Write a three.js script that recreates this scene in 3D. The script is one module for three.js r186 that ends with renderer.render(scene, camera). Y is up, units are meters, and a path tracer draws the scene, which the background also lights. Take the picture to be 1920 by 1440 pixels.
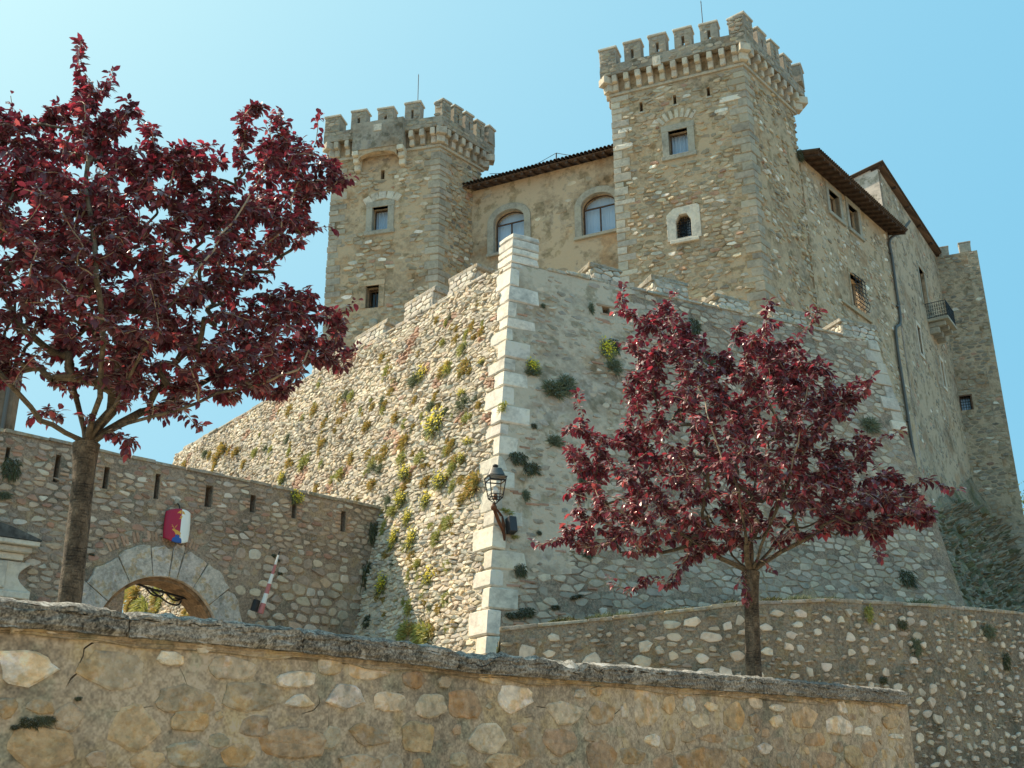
import * as THREE from 'three';
import { mergeGeometries } from 'three/addons/utils/BufferGeometryUtils.js';
import { RoundedBoxGeometry } from 'three/addons/geometries/RoundedBoxGeometry.js';
import { createNoise2D, createNoise3D } from 'simplex-noise';

// ---------------------------------------------------------------- camera, sky, sun, exposure
const scene = new THREE.Scene();
const camera = new THREE.PerspectiveCamera(40, 4 / 3, 0.1, 2000);
const EYE = new THREE.Vector3(0, 1.6, 0);
const PITCH = 20.05 * Math.PI / 180, ROLL = 0.44 * Math.PI / 180;
camera.position.copy(EYE);
camera.rotation.order = 'YXZ';
camera.rotation.set(PITCH, 0, -ROLL);
camera.updateMatrixWorld();

const renderer = new THREE.WebGLRenderer({ antialias: true });
renderer.toneMapping = THREE.LinearToneMapping;
renderer.toneMappingExposure = 1.5;
renderer.shadowMap.enabled = true;

const R = Math.PI / 180;
const azDir = (az, el = 0) => new THREE.Vector3(Math.sin(az * R) * Math.cos(el * R), Math.sin(el * R), -Math.cos(az * R) * Math.cos(el * R));
const SUN = azDir(-70, 48);
{
  const W = 512, H = 256, data = new Float32Array(W * H * 4);
  for (let j = 0; j < H; j++) {
    const el = ((j + 0.5) / H - 0.5) * Math.PI;
    for (let i = 0; i < W; i++) {
      const a = ((i + 0.5) / W - 0.5) * 2 * Math.PI;               // three: u from atan2(z, x)
      const dx = Math.cos(a) * Math.cos(el), dz = Math.sin(a) * Math.cos(el), dy = Math.sin(el);
      const g = Math.acos(Math.min(1, Math.max(-1, dx * SUN.x + dy * SUN.y + dz * SUN.z))) / R;
      const glow = Math.exp(-g / 27), low = Math.exp(-Math.max(0, el / R) / 9);
      const o = (j * W + i) * 4;
      data[o] = 0.110 + 0.97 * glow + 0.10 * low;
      data[o + 1] = 0.36 + 0.86 * glow + 0.09 * low;
      data[o + 2] = 0.545 + 0.40 * glow + 0.05 * low;
      data[o + 3] = 1;
    }
  }
  const sky = new THREE.DataTexture(data, W, H, THREE.RGBAFormat, THREE.FloatType);
  sky.mapping = THREE.EquirectangularReflectionMapping;
  sky.magFilter = sky.minFilter = THREE.LinearFilter;
  sky.needsUpdate = true;
  scene.background = sky;
  scene.environment = sky;
}
const sun = new THREE.DirectionalLight(0xffecd0, 5);
sun.position.copy(SUN).multiplyScalar(140).add(new THREE.Vector3(0, 10, -35));
sun.target.position.set(0, 10, -35);
sun.castShadow = true;
sun.shadow.mapSize.set(4096, 4096);
Object.assign(sun.shadow.camera, { left: -70, right: 70, top: 70, bottom: -70, near: 20, far: 300 });
scene.add(sun, sun.target);

// ---------------------------------------------------------------- small tools
function mulberry(a) { return () => { a |= 0; a = a + 0x6D2B79F5 | 0; let t = Math.imul(a ^ a >>> 15, 1 | a); t = t + Math.imul(t ^ t >>> 7, 61 | t) ^ t; return ((t ^ t >>> 14) >>> 0) / 4294967296; }; }
const rnd = mulberry(20240607);
const rr = (a, b) => a + (b - a) * rnd();
const pick = (a) => a[Math.floor(rnd() * a.length) % a.length];
const N2 = createNoise2D(mulberry(7)), N3 = createNoise3D(mulberry(9));
const V = (x, y, z) => new THREE.Vector3(x, y, z);
const clamp = (x, a = 0, b = 1) => Math.min(b, Math.max(a, x));
const mix = (a, b, t) => a + (b - a) * t;

// a photo pixel gives a direction; its distance comes from a plane, a height or a distance along the ground
const FOC = 720 / Math.tan(20 * R);
function ray(px, py) {
  const x = px - 960, y = 720 - py, c = Math.cos(ROLL), s = Math.sin(ROLL);
  const X = x * c + y * s, Y = -x * s + y * c;
  const d = V(X, Y * Math.cos(PITCH) + FOC * Math.sin(PITCH), -(FOC * Math.cos(PITCH) - Y * Math.sin(PITCH)));
  return d.divideScalar(Math.hypot(d.x, d.z));
}
const P = (px, py, d) => ray(px, py).multiplyScalar(d).add(EYE);                 // at ground distance d
const PH = (px, py, y) => { const r = ray(px, py); return r.multiplyScalar((y - EYE.y) / r.y).add(EYE); };   // at world height y
const camInv = camera.matrixWorld.clone().invert();
function toPixel(p) { const q = p.clone().applyMatrix4(camInv); return q.z > -0.1 ? null : [960 + FOC * q.x / -q.z, 720 - FOC * q.y / -q.z, -q.z]; }

// a wall face: u runs right along the wall as seen from outside, v up it, n out of it
class Face {
  constructor(O, A, vdir) {                       // O origin, A a point to the right on the same level, vdir up along the face
    this.O = O.clone(); this.u = A.clone().sub(O).normalize();
    const n = this.u.clone().cross(vdir).normalize();
    this.n = n; this.v = n.clone().cross(this.u).normalize();
    this.len = A.distanceTo(O);
    this.m = new THREE.Matrix4().makeBasis(this.u, this.v, this.n).setPosition(this.O);
  }
  at(u, v, n = 0) { return this.O.clone().addScaledVector(this.u, u).addScaledVector(this.v, v).addScaledVector(this.n, n); }
  uv(p) { const q = p.clone().sub(this.O); return [q.dot(this.u), q.dot(this.v), q.dot(this.n)]; }
  hit(px, py) { const r = ray(px, py), t = this.O.clone().sub(EYE).dot(this.n) / r.dot(this.n); return this.uv(r.multiplyScalar(t).add(EYE)); }
  rect(x0, y0, x1, y1) {
    const xm = (x0 + x1) / 2, ym = (y0 + y1) / 2;
    return [this.hit(x0, ym)[0], this.hit(x1, ym)[0], this.hit(xm, y1)[1], this.hit(xm, y0)[1]];   // u0 u1 v0 v1
  }
}
const UP = V(0, 1, 0);
const vface = (A, B) => new Face(A, V(B.x, A.y, B.z), UP);

const taken = {};
function numbered(name) { const k = taken[name] = (taken[name] ?? -1) + 1; return k ? name + '_' + String(k).padStart(3, '0') : name; }
function tag(o, label, category, group, kind) {
  o.userData.label = label; o.userData.category = category;
  if (group) o.userData.group = group;
  if (kind) o.userData.kind = kind;
  return o;
}
function thing(name, label, category, group) { const g = new THREE.Group(); g.name = numbered(name); scene.add(g); return tag(g, label, category, group); }
function shade(o) { o.castShadow = o.receiveShadow = true; return o; }
function part(parent, name, geo, mat, kind) {
  const m = shade(new THREE.Mesh(geo, mat)); m.name = name; parent.add(m);
  if (kind) m.userData.kind = kind;
  return m;
}
function subgroup(parent, name) { const g = new THREE.Group(); g.name = name; parent.add(g); return g; }
function structure(name, geo, mat, label) { const m = shade(new THREE.Mesh(geo, mat)); m.name = name; m.userData.kind = 'structure'; if (label) m.userData.label = label; scene.add(m); return m; }

// ---------------------------------------------------------------- computed textures (tileable)
function tileNoise(seed) {
  const g = {}, rn = mulberry(seed), tab = new Float32Array(65536); for (let i = 0; i < 65536; i++) tab[i] = rn();
  return (x, y, per) => {                          // value noise with period per
    const xi = Math.floor(x), yi = Math.floor(y), fx = x - xi, fy = y - yi;
    const sx = fx * fx * (3 - 2 * fx), sy = fy * fy * (3 - 2 * fy);
    const h = (a, b) => tab[((((a % per) + per) % per) * 131 + (((b % per) + per) % per) * 7919 + per * 17) & 65535];
    return mix(mix(h(xi, yi), h(xi + 1, yi), sx), mix(h(xi, yi + 1), h(xi + 1, yi + 1), sx), sy);
  };
}
function fbm(nz, u, v, base, oct, gain = 0.5) { let s = 0, a = 1, t = 0, p = base; for (let i = 0; i < oct; i++) { s += a * nz(u * p, v * p, p); t += a; a *= gain; p *= 2; } return s / t; }
function makeTex(size, metres, fn, srgb = true) {
  const d = new Uint8Array(size * size * 4);
  for (let j = 0; j < size; j++) for (let i = 0; i < size; i++) {
    const c = fn((i + 0.5) / size, (j + 0.5) / size), o = (j * size + i) * 4;
    if (typeof c === 'number') d[o] = d[o + 1] = d[o + 2] = clamp(c) * 255;
    else { d[o] = clamp(c[0]) * 255; d[o + 1] = clamp(c[1]) * 255; d[o + 2] = clamp(c[2]) * 255; }
    d[o + 3] = 255;
  }
  const t = new THREE.DataTexture(d, size, size);
  t.wrapS = t.wrapT = THREE.RepeatWrapping; t.magFilter = THREE.LinearFilter; t.minFilter = THREE.LinearMipmapLinearFilter; t.generateMipmaps = true;
  if (srgb) t.colorSpace = THREE.SRGBColorSpace;
  t.repeat.set(1 / metres, 1 / metres); t.needsUpdate = true;
  return t;
}
const nzA = tileNoise(11), nzB = tileNoise(23), nzC = tileNoise(37);
const tint = (l, r, g, b) => [l * r, l * g, l * b];
// stone grain: pale, faint speckle, a few darker weathered blotches
const texStone = makeTex(1024, 2.2, (u, v) => {
  const f = fbm(nzA, u, v, 24, 5, 0.6), b = fbm(nzB, u, v, 5, 4, 0.55), p = fbm(nzC, u, v, 60, 3);
  let l = 0.90 + 0.26 * (f - 0.5) + 0.34 * (b - 0.5);
  if (p > 0.70) l -= (p - 0.70) * 0.5;
  const w = clamp((b - 0.5) * 2.2);
  return tint(l * 1.06, 1, 1 - 0.03 * w, 1 - 0.10 * w);
});
const bumpStone = makeTex(512, 1.1, (u, v) => 0.6 * fbm(nzB, u, v, 8, 6, 0.6) + 0.4 * fbm(nzA, u, v, 40, 3), false);
// lime plaster over rubble: mottled, patched, damp streak-free blotches with hard-ish edges
const texPlaster = makeTex(1536, 9, (u, v) => {
  const a = fbm(nzA, u, v, 4, 6, 0.58), b = fbm(nzB, u, v, 9, 6, 0.6), c = fbm(nzC, u, v, 60, 4, 0.6), d = fbm(nzA, v, u, 18, 5, 0.6);
  let l = 0.88 + 0.50 * (a - 0.5) + 0.30 * (c - 0.5) + 0.2 * (b - 0.5);
  let r = 1, g = 1, bl = 1;
  if (d > 0.56) { const k = clamp((d - 0.56) * 9); l -= 0.17 * k; bl -= 0.04 * k; }            // worn, darker
  if (b > 0.58) { const k = clamp((b - 0.58) * 10); l += 0.09 * k; bl += 0.06 * k; r -= 0.02 * k; }  // lime bloom
  if (b < 0.40) { const k = clamp((0.40 - b) * 9); g -= 0.06 * k; bl -= 0.12 * k; }                 // ochre patches
  return tint(l * 1.05, r, g, bl);
});
const bumpPlaster = makeTex(1024, 3.2, (u, v) => 0.55 * fbm(nzC, u, v, 10, 6, 0.6) + 0.45 * fbm(nzA, u, v, 34, 4, 0.6), false);
// cement coping: grey, aggregate specks, pale lichen
const texCoping = makeTex(1024, 1.6, (u, v) => {
  const a = fbm(nzA, u, v, 6, 5, 0.6), s = nzB(u * 200, v * 200, 200), s2 = fbm(nzC, u, v, 90, 2), l2 = fbm(nzB, u, v, 14, 4, 0.55);
  let l = 0.72 + 0.5 * (a - 0.5) + 0.40 * (s - 0.5) + 0.5 * (s2 - 0.5);
  let r = 1, g = 0.985, b = 0.95;
  if (l2 > 0.69) { l += clamp((l2 - 0.69) * 9) * 0.4; }
  if (l2 < 0.33) { l -= 0.14; g += 0.01; }
  return tint(l, r, g, b);
});
const texMortar = makeTex(1536, 5, (u, v) => {
  const a = fbm(nzA, u, v, 6, 6, 0.58), b = fbm(nzB, u, v, 14, 5, 0.6), s = nzC(u * 420, v * 420, 420), s2 = fbm(nzC, u, v, 120, 3, 0.6);
  let l = 0.86 + 0.46 * (a - 0.5) + 0.2 * (s - 0.5) + 0.42 * (s2 - 0.5);
  let r = 1, g = 0.99, bl = 0.97;
  if (b > 0.56) { const k = clamp((b - 0.56) * 8); r += 0.02 * k; bl -= 0.07 * k; l += 0.04 * k; }
  if (b < 0.40) { const k = clamp((0.40 - b) * 8); r -= 0.05 * k; l -= 0.07 * k; }
  return tint(l, r, g, bl);
});
const texBark = makeTex(512, 0.5, (u, v) => {
  const a = fbm(nzA, u, v, 9, 5, 0.6), b = fbm(nzB, u, v, 40, 3, 0.6), c = fbm(nzC, u, v, 4, 4), lent = nzA(u * 6, v * 60, 60) > 0.72 ? -0.16 : 0;
  return tint(0.68 + 0.5 * (a - 0.5) + 0.4 * (b - 0.5) + 0.4 * (c - 0.5) + lent, 1, 0.98, 0.94);
});
// field stone: cream to ochre to grey mottling inside one stone
const texField = makeTex(1024, 1.7, (u, v) => {
  const f = fbm(nzA, u, v, 30, 4, 0.6), b = fbm(nzB, u, v, 6, 5, 0.6), c = fbm(nzC, u, v, 9, 5, 0.6), d = fbm(nzA, v, u, 16, 4, 0.6);
  let l = 0.89 + 0.34 * (f - 0.5) + 0.3 * (b - 0.5), r = 1, g = 1, bl = 1;
  if (c > 0.54) { const k = clamp((c - 0.54) * 9); g -= 0.07 * k; bl -= 0.18 * k; l -= 0.01 * k; }
  if (d > 0.60) { const k = clamp((d - 0.60) * 9); l -= 0.08 * k; r -= 0.02 * k; }
  if (d < 0.38) { const k = clamp((0.38 - d) * 9); l += 0.10 * k; bl += 0.05 * k; }
  return tint(l, r, g, bl);
});
const texTile = makeTex(512, 1.5, (u, v) => { const a = fbm(nzA, u, v, 10, 5, 0.6), b = fbm(nzB, u, v, 30, 3); return tint(0.72 + 0.6 * (a - 0.5) + 0.3 * (b - 0.5), 1, 0.95, 0.9); });

const lin = (r, g, b) => new THREE.Color().setRGB(r, g, b);
const std = (o) => new THREE.MeshStandardMaterial({ roughness: 0.95, ...o });
const M = {
  stone: std({ vertexColors: true, map: texStone, bumpMap: bumpStone, bumpScale: 0.012, name: 'stone' }),
  rock: std({ vertexColors: true, map: texField, bumpMap: bumpStone, bumpScale: 0.03, name: 'rock' }),
  towerPlaster: std({ color: lin(0.50, 0.375, 0.24), map: texPlaster, bumpMap: bumpPlaster, bumpScale: 0.06, name: 'tower_plaster' }),
  wingPlaster: std({ color: lin(0.52, 0.395, 0.26), map: texPlaster, bumpMap: bumpPlaster, bumpScale: 0.06, name: 'wing_plaster' }),
  greyPlaster: std({ color: lin(0.48, 0.375, 0.26), map: texPlaster, bumpMap: bumpPlaster, bumpScale: 0.06, name: 'grey_plaster' }),
  pinkPlaster: std({ color: lin(0.76, 0.63, 0.52), map: texPlaster, bumpMap: bumpPlaster, bumpScale: 0.01, name: 'pink_plaster' }),
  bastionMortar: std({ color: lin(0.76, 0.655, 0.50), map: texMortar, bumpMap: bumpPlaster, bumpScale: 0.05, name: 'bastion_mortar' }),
  bastionPale: std({ color: lin(0.53, 0.445, 0.34), map: texPlaster, bumpMap: bumpPlaster, bumpScale: 0.05, name: 'bastion_pale' }),
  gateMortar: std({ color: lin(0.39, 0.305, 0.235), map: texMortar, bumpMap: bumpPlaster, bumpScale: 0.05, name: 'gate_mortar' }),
  wallMortar: std({ color: lin(0.52, 0.45, 0.355), map: texMortar, bumpMap: bumpPlaster, bumpScale: 0.025, name: 'wall_mortar' }),
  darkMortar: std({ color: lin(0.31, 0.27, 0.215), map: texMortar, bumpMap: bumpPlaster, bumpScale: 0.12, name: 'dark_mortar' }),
  coping: std({ color: lin(0.42, 0.41, 0.385), map: texCoping, bumpMap: bumpPlaster, bumpScale: 0.012, name: 'coping' }),
  parapet: std({ color: lin(0.43, 0.385, 0.315), map: texPlaster, bumpMap: bumpPlaster, bumpScale: 0.05, name: 'parapet' }),
  greyStone: std({ color: lin(0.40, 0.37, 0.30), map: texStone, bumpMap: bumpStone, bumpScale: 0.008, name: 'grey_stone' }),
  paleStone: std({ color: lin(0.66, 0.60, 0.50), map: texStone, bumpMap: bumpStone, bumpScale: 0.008, name: 'pale_stone' }),
  tile: std({ color: lin(0.22, 0.16, 0.115), map: texTile, name: 'tile' }),
  wood: std({ color: lin(0.16, 0.10, 0.065), map: texTile, roughness: 0.8, name: 'wood' }),
  brickred: std({ color: lin(0.24, 0.155, 0.105), map: texTile, name: 'brick_red' }),
  iron: std({ color: lin(0.03, 0.03, 0.032), roughness: 0.55, metalness: 0.6, name: 'iron' }),
  rust: std({ color: lin(0.23, 0.095, 0.045), map: texTile, roughness: 0.9, name: 'rust' }),
  lead: std({ color: lin(0.13, 0.125, 0.115), roughness: 0.55, metalness: 0.5, name: 'lead' }),
  glass: new THREE.MeshPhysicalMaterial({ color: 0xffffff, roughness: 0.03, transmission: 1, thickness: 0, ior: 1.5, name: 'glass' }),
  curtain: std({ color: lin(0.40, 0.52, 0.66), name: 'curtain' }),
  bark: std({ color: lin(0.235, 0.195, 0.15), map: texBark, bumpMap: texBark, bumpScale: 0.012, name: 'bark' }),
  limb: std({ color: lin(0.255, 0.21, 0.15), map: texBark, roughness: 0.85, name: 'limb' }),
  twig: std({ color: lin(0.36, 0.29, 0.20), roughness: 0.8, name: 'twig' }),
  ground: std({ color: lin(0.50, 0.425, 0.33), map: texMortar, name: 'paving' }),
  earth: std({ color: lin(0.22, 0.19, 0.13), map: texMortar, bumpMap: bumpPlaster, bumpScale: 0.08, name: 'earth' }),
};
// ---------------------------------------------------------------- geometry builders
class Geo {
  constructor() { this.p = []; this.c = []; this.t = []; this.i = []; }
  get n() { return this.p.length / 3; }
  v(p, col, u, v) { this.p.push(p.x, p.y, p.z); this.c.push(col[0], col[1], col[2]); this.t.push(u, v); return this.n - 1; }
  tri(a, b, c) { this.i.push(a, b, c); }
  build(flat = false) {
    const g = new THREE.BufferGeometry();
    g.setAttribute('position', new THREE.Float32BufferAttribute(this.p, 3));
    g.setAttribute('color', new THREE.Float32BufferAttribute(this.c, 3));
    g.setAttribute('uv', new THREE.Float32BufferAttribute(this.t, 2));
    g.setIndex(this.i);
    if (flat) { const h = g.toNonIndexed(); h.computeVertexNormals(); return h; }
    g.computeVertexNormals();
    return g;
  }
}
// one rounded stone bedded in the face
function addStone(G, face, poly, h, col, rough = 0.25) {
  const n = poly.length; let cx = 0, cy = 0; for (const q of poly) { cx += q[0]; cy += q[1]; } cx /= n; cy /= n;
  const tx = rr(-rough, rough), ty = rr(-rough, rough), ou = rr(0, 7), ov = rr(0, 7);
  const size = Math.sqrt(Math.abs(areaOf(poly))) + 0.01, base = G.n;
  const rings = [[1.02, -0.05, 0], [0.99, 0.45, 1], [0.86, 0.96, 1]];
  for (const [s, k, up] of rings) for (const q of poly) {
    const du = (q[0] - cx) * s, dv = (q[1] - cy) * s, j = rr(0.93, 1.07);
    const tilt = up ? (tx * du + ty * dv) / size * h * 1.6 : 0;
    G.v(face.at(cx + du, cy + dv, (up ? h * k * rr(0.72, 1.2) : k) + tilt), [col[0] * j, col[1] * j, col[2] * j], cx + du + ou, cy + dv + ov);
  }
  G.v(face.at(cx, cy, h * rr(0.92, 1.12)), col, cx + ou, cy + ov);
  for (let r = 0; r < 2; r++) for (let k = 0; k < n; k++) {
    const a = base + r * n + k, b = base + r * n + (k + 1) % n;
    G.tri(a, b, a + n); G.tri(b, b + n, a + n);
  }
  for (let k = 0; k < n; k++) G.tri(base + 2 * n + k, base + 2 * n + (k + 1) % n, base + 3 * n);
}
function areaOf(p) { let s = 0; for (let i = 0, n = p.length; i < n; i++) { const a = p[i], b = p[(i + 1) % n]; s += a[0] * b[1] - a[1] * b[0]; } return s / 2; }
function inPoly(p, x, y) { let c = false; for (let i = 0, j = p.length - 1; i < p.length; j = i++) { const a = p[i], b = p[j]; if ((a[1] > y) !== (b[1] > y) && x < (b[0] - a[0]) * (y - a[1]) / (b[1] - a[1]) + a[0]) c = !c; } return c; }
function chaikin(p, k = 0.25) { const o = []; for (let i = 0; i < p.length; i++) { const a = p[i], b = p[(i + 1) % p.length]; o.push([mix(a[0], b[0], k), mix(a[1], b[1], k)], [mix(a[0], b[0], 1 - k), mix(a[1], b[1], 1 - k)]); } return o; }
// irregular cells of jittered courses: polygons in (u, v)
function cells(u0, u1, v0, v1, sx, sy, { jit = 0.34, gap = 0.02, tilt = 0 } = {}) {
  const nr = Math.ceil((v1 - v0) / sy) + 2, nc = Math.ceil((u1 - u0) / sx) + 2, S = [];
  for (let r = -1; r <= nr; r++) {
    const row = []; const off = (r & 1) * 0.5 + rr(-0.2, 0.2);
    for (let c = -1; c <= nc; c++) row.push([u0 + (c + off + rr(-jit, jit)) * sx, v0 + (r + 0.5 + rr(-jit, jit) * 0.8) * sy]);
    S.push(row);
  }
  const out = [], ax = sy / sx;                     // compare distances in squashed space so that cells lie flat
  for (let r = 1; r < S.length - 1; r++) for (let c = 1; c < S[r].length - 1; c++) {
    const s = S[r][c]; if (s[0] < u0 - sx || s[0] > u1 + sx || s[1] < v0 - sy || s[1] > v1 + sy) continue;
    let poly = [[s[0] - 1.6 * sx, s[1] - 1.6 * sy], [s[0] + 1.6 * sx, s[1] - 1.6 * sy], [s[0] + 1.6 * sx, s[1] + 1.6 * sy], [s[0] - 1.6 * sx, s[1] + 1.6 * sy]];
    for (let dr = -2; dr <= 2; dr++) for (let dc = -2; dc <= 2; dc++) {
      const q = (dr || dc) && S[r + dr]?.[c + dc]; if (!q) continue;
      const mx = (s[0] + q[0]) / 2, my = (s[1] + q[1]) / 2, nx = (q[0] - s[0]) * ax * ax, ny = q[1] - s[1];
      const np = [];
      for (let i = 0; i < poly.length; i++) {
        const a = poly[i], b = poly[(i + 1) % poly.length], da = (a[0] - mx) * nx + (a[1] - my) * ny, db = (b[0] - mx) * nx + (b[1] - my) * ny;
        if (da <= 0) np.push(a);
        if ((da < 0 && db > 0) || (da > 0 && db < 0)) { const t = da / (da - db); np.push([mix(a[0], b[0], t), mix(a[1], b[1], t)]); }
      }
      poly = np; if (poly.length < 3) break;
    }
    if (poly.length < 3) continue;
    let cx = 0, cy = 0; for (const q of poly) { cx += q[0]; cy += q[1]; } cx /= poly.length; cy /= poly.length;
    poly = poly.map((q) => { const dx = q[0] - cx, dy = q[1] - cy, l = Math.hypot(dx, dy) + 1e-6, k = Math.max(0.3, 1 - gap * 1.3 / l); return [cx + dx * k, cy + dy * k]; });
    // drop corners that lie too close together
    poly = poly.filter((q, i) => { const b = poly[(i + 1) % poly.length]; return Math.hypot(q[0] - b[0], q[1] - b[1]) > 0.12 * sy; });
    if (poly.length < 4) continue;
    out.push({ poly, c: [cx, cy], tiltKey: tilt });
  }
  return out;
}
// keep every stone inside the region; pull corners in where needed
function fitInside(poly, c, ok) {
  if (!ok(c[0], c[1])) return null;
  return poly.map((q) => { let k = 1; for (let i = 0; i < 6 && !ok(c[0] + (q[0] - c[0]) * k, c[1] + (q[1] - c[1]) * k); i++) k *= 0.75; return [c[0] + (q[0] - c[0]) * k, c[1] + (q[1] - c[1]) * k]; });
}
// build the list of stones: the largest in view as meshes of their own, the rest joined
function layStones(parent, face, list, { most = 300, name = 'stone', rest = 'rubble', mat = M.stone, minPx = 9, flat = true } = {}) {
  for (const s of list) {
    const p = face.at(s.c[0], s.c[1]), q = toPixel(p), a = Math.sqrt(Math.abs(areaOf(s.poly)));
    s.px = !q || q[0] < -20 || q[0] > 1940 || q[1] < -20 || q[1] > 1460 ? 0 : a * FOC / q[2];
  }
  const order = [...list].sort((a, b) => b.px - a.px), single = new Set(order.slice(0, most).filter((s) => s.px >= minPx));
  const G = new Geo();
  for (const s of list) {
    if (single.has(s)) { const g = new Geo(); addStone(g, face, s.poly, s.h, s.col, s.rough); part(parent, name, g.build(flat), mat); }
    else addStone(G, face, s.poly, s.h, s.col, s.rough);
  }
  if (G.n) part(parent, rest, G.build(flat), mat, 'stuff');
}
const jitterCol = (c, a = 0.12, hue = 0.04) => { const k = rr(1 - a, 1 + a); return [c[0] * k * rr(1 - hue, 1 + hue), c[1] * k, c[2] * k * rr(1 - hue, 1 + hue)]; };

// uv in metres from the dominant axis of each triangle, in the face's own axes
function boxUV(g, ou = rr(0, 9), ov = rr(0, 9)) {
  const p = g.attributes.position, uv = new Float32Array(p.count * 2), nn = g.attributes.normal;
  for (let i = 0; i < p.count; i++) {
    const ax = Math.abs(nn.getX(i)), ay = Math.abs(nn.getY(i)), az = Math.abs(nn.getZ(i));
    const x = p.getX(i), y = p.getY(i), z = p.getZ(i);
    const [a, b] = az >= ax && az >= ay ? [x, y] : ax >= ay ? [z, y] : [x, z];
    uv[i * 2] = a + ou; uv[i * 2 + 1] = b + ov;
  }
  g.setAttribute('uv', new THREE.BufferAttribute(uv, 2)); return g;
}
function paint(g, col) { const n = g.attributes.position.count, a = new Float32Array(n * 3); for (let i = 0; i < n; i++) { a[i * 3] = col[0]; a[i * 3 + 1] = col[1]; a[i * 3 + 2] = col[2]; } g.setAttribute('color', new THREE.BufferAttribute(a, 3)); return g; }
// a worn block given in the face's axes
function block(face, u0, u1, v0, v1, n0, n1, { r = 0.02, wob = 0.0, freq = 3, seg = 1, col = null, dense = 0, shape = null } = {}) {
  const w = u1 - u0, h = v1 - v0, d = n1 - n0;
  let g;
  if (dense) {
    g = new THREE.BoxGeometry(w, h, d, Math.max(1, Math.round(w / dense)), Math.max(1, Math.round(h / dense)), Math.max(1, Math.round(d / dense)));
    g.deleteAttribute('uv');
  } else { g = new RoundedBoxGeometry(w, h, d, seg, Math.min(r, w * 0.45, h * 0.45, d * 0.45)); g.deleteAttribute('uv'); if (g.index) g = g.toNonIndexed(); }
  g.translate((u0 + u1) / 2, (v0 + v1) / 2, (n0 + n1) / 2);
  const p = g.attributes.position;
  if (shape) for (let i = 0; i < p.count; i++) { const q = shape(p.getX(i), p.getY(i), p.getZ(i)); p.setXYZ(i, q[0], q[1], q[2]); }
  if (wob) { const s = rr(0, 99); for (let i = 0; i < p.count; i++) { const x = p.getX(i), y = p.getY(i), z = p.getZ(i), X = x * freq + s, Y = y * freq, Z = z * freq; p.setXYZ(i, x + wob * N3(X, Y, Z), y + wob * N3(X + 31, Y, Z), z + wob * N3(X, Y + 57, Z)); } }
  const nn = new THREE.BufferGeometry(); // normals for the uv choice come from the plain shape
  boxUV(g);
  if (wob || shape) g.computeVertexNormals();
  if (col) paint(g, col);
  if (g.index) g = g.toNonIndexed();
  g.applyMatrix4(face.m); void nn;
  return g;
}
// a wall slab with real openings
function slab(face, outline, holes, t) {
  const s = new THREE.Shape(outline.map((q) => new THREE.Vector2(q[0], q[1])));
  for (const h of holes) s.holes.push(new THREE.Path(h.map((q) => new THREE.Vector2(q[0], q[1]))));
  const g = new THREE.ExtrudeGeometry(s, { depth: t, bevelEnabled: false });
  g.translate(0, 0, -t); g.applyMatrix4(face.m);
  return g;
}
const rectPoly = ([u0, u1, v0, v1]) => [[u0, v0], [u1, v0], [u1, v1], [u0, v1]];
function archPoly(u0, u1, v0, vs, rise, k = 14) { const o = [[u0, v0], [u1, v0]]; const c = (u0 + u1) / 2, w = (u1 - u0) / 2; for (let i = 0; i <= k; i++) { const a = Math.PI * i / k; o.push([c + w * Math.cos(a), vs + rise * Math.sin(a)]); } return o; }
function quadGeo(pts, uvs) {                         // polygon fan in world space
  const g = new THREE.BufferGeometry(), p = [], t = [];
  for (let i = 1; i + 1 < pts.length; i++) for (const k of [0, i, i + 1]) { p.push(pts[k].x, pts[k].y, pts[k].z); t.push(uvs[k][0], uvs[k][1]); }
  g.setAttribute('position', new THREE.Float32BufferAttribute(p, 3)); g.setAttribute('uv', new THREE.Float32BufferAttribute(t, 2)); g.computeVertexNormals();
  return g;
}
function faceQuad(face, pts) { return quadGeo(pts.map((q) => face.at(q[0], q[1], q[2] ?? 0)), pts); }
function tube(pts, r, seg = 24, rad = 6, closed = false) { return new THREE.TubeGeometry(new THREE.CatmullRomCurve3(pts, closed, 'centripetal'), seg, r, rad, closed); }
function merge(list) { const plain = list.map((g) => { const q = g.index ? g.toNonIndexed() : g; for (const k of Object.keys(q.attributes)) if (!['position', 'normal', 'uv', 'color'].includes(k)) q.deleteAttribute(k); return q; }); return mergeGeometries(plain); }
const grow = (r, a, b = a) => [r[0] - a, r[1] + a, r[2] - b, r[3] + b];
// ---------------------------------------------------------------- key points of the place
const B0 = P(912, 1215, 25), B1 = P(963, 440, 28.1);               // foot and top of the bastion's corner
const YT = 15.55;                                                    // top of the bastion walls
const L1 = PH(330, 850, 15.6), R1 = PH(1640, 640, 15.6);
const planeU = (a, b, c) => { const n = b.clone().sub(a).cross(c.clone().sub(a)).normalize(); return n; };
const nL = planeU(B1, L1, B0), nR = planeU(B1, B0, R1);
const Bc = (y) => B0.clone().lerp(B1, (y - B0.y) / (B1.y - B0.y));
const levelDir = (n) => V(n.z, 0, -n.x).normalize();                 // to the right along a face
const YB = 0.8;
const FL = (() => { const u = levelDir(nL), O = Bc(YB).addScaledVector(u, -32); return new Face(O, O.clone().add(u), n2v(nL, u)); })();
const FR = (() => { const u = levelDir(nR), O = Bc(YB); return new Face(O, O.clone().add(u), n2v(nR, u)); })();
function n2v(n, u) { return n.clone().cross(u).normalize(); }
const vAt = (f, y) => (y - f.O.y) / f.v.y;                           // face height coordinate of a world height

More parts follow.
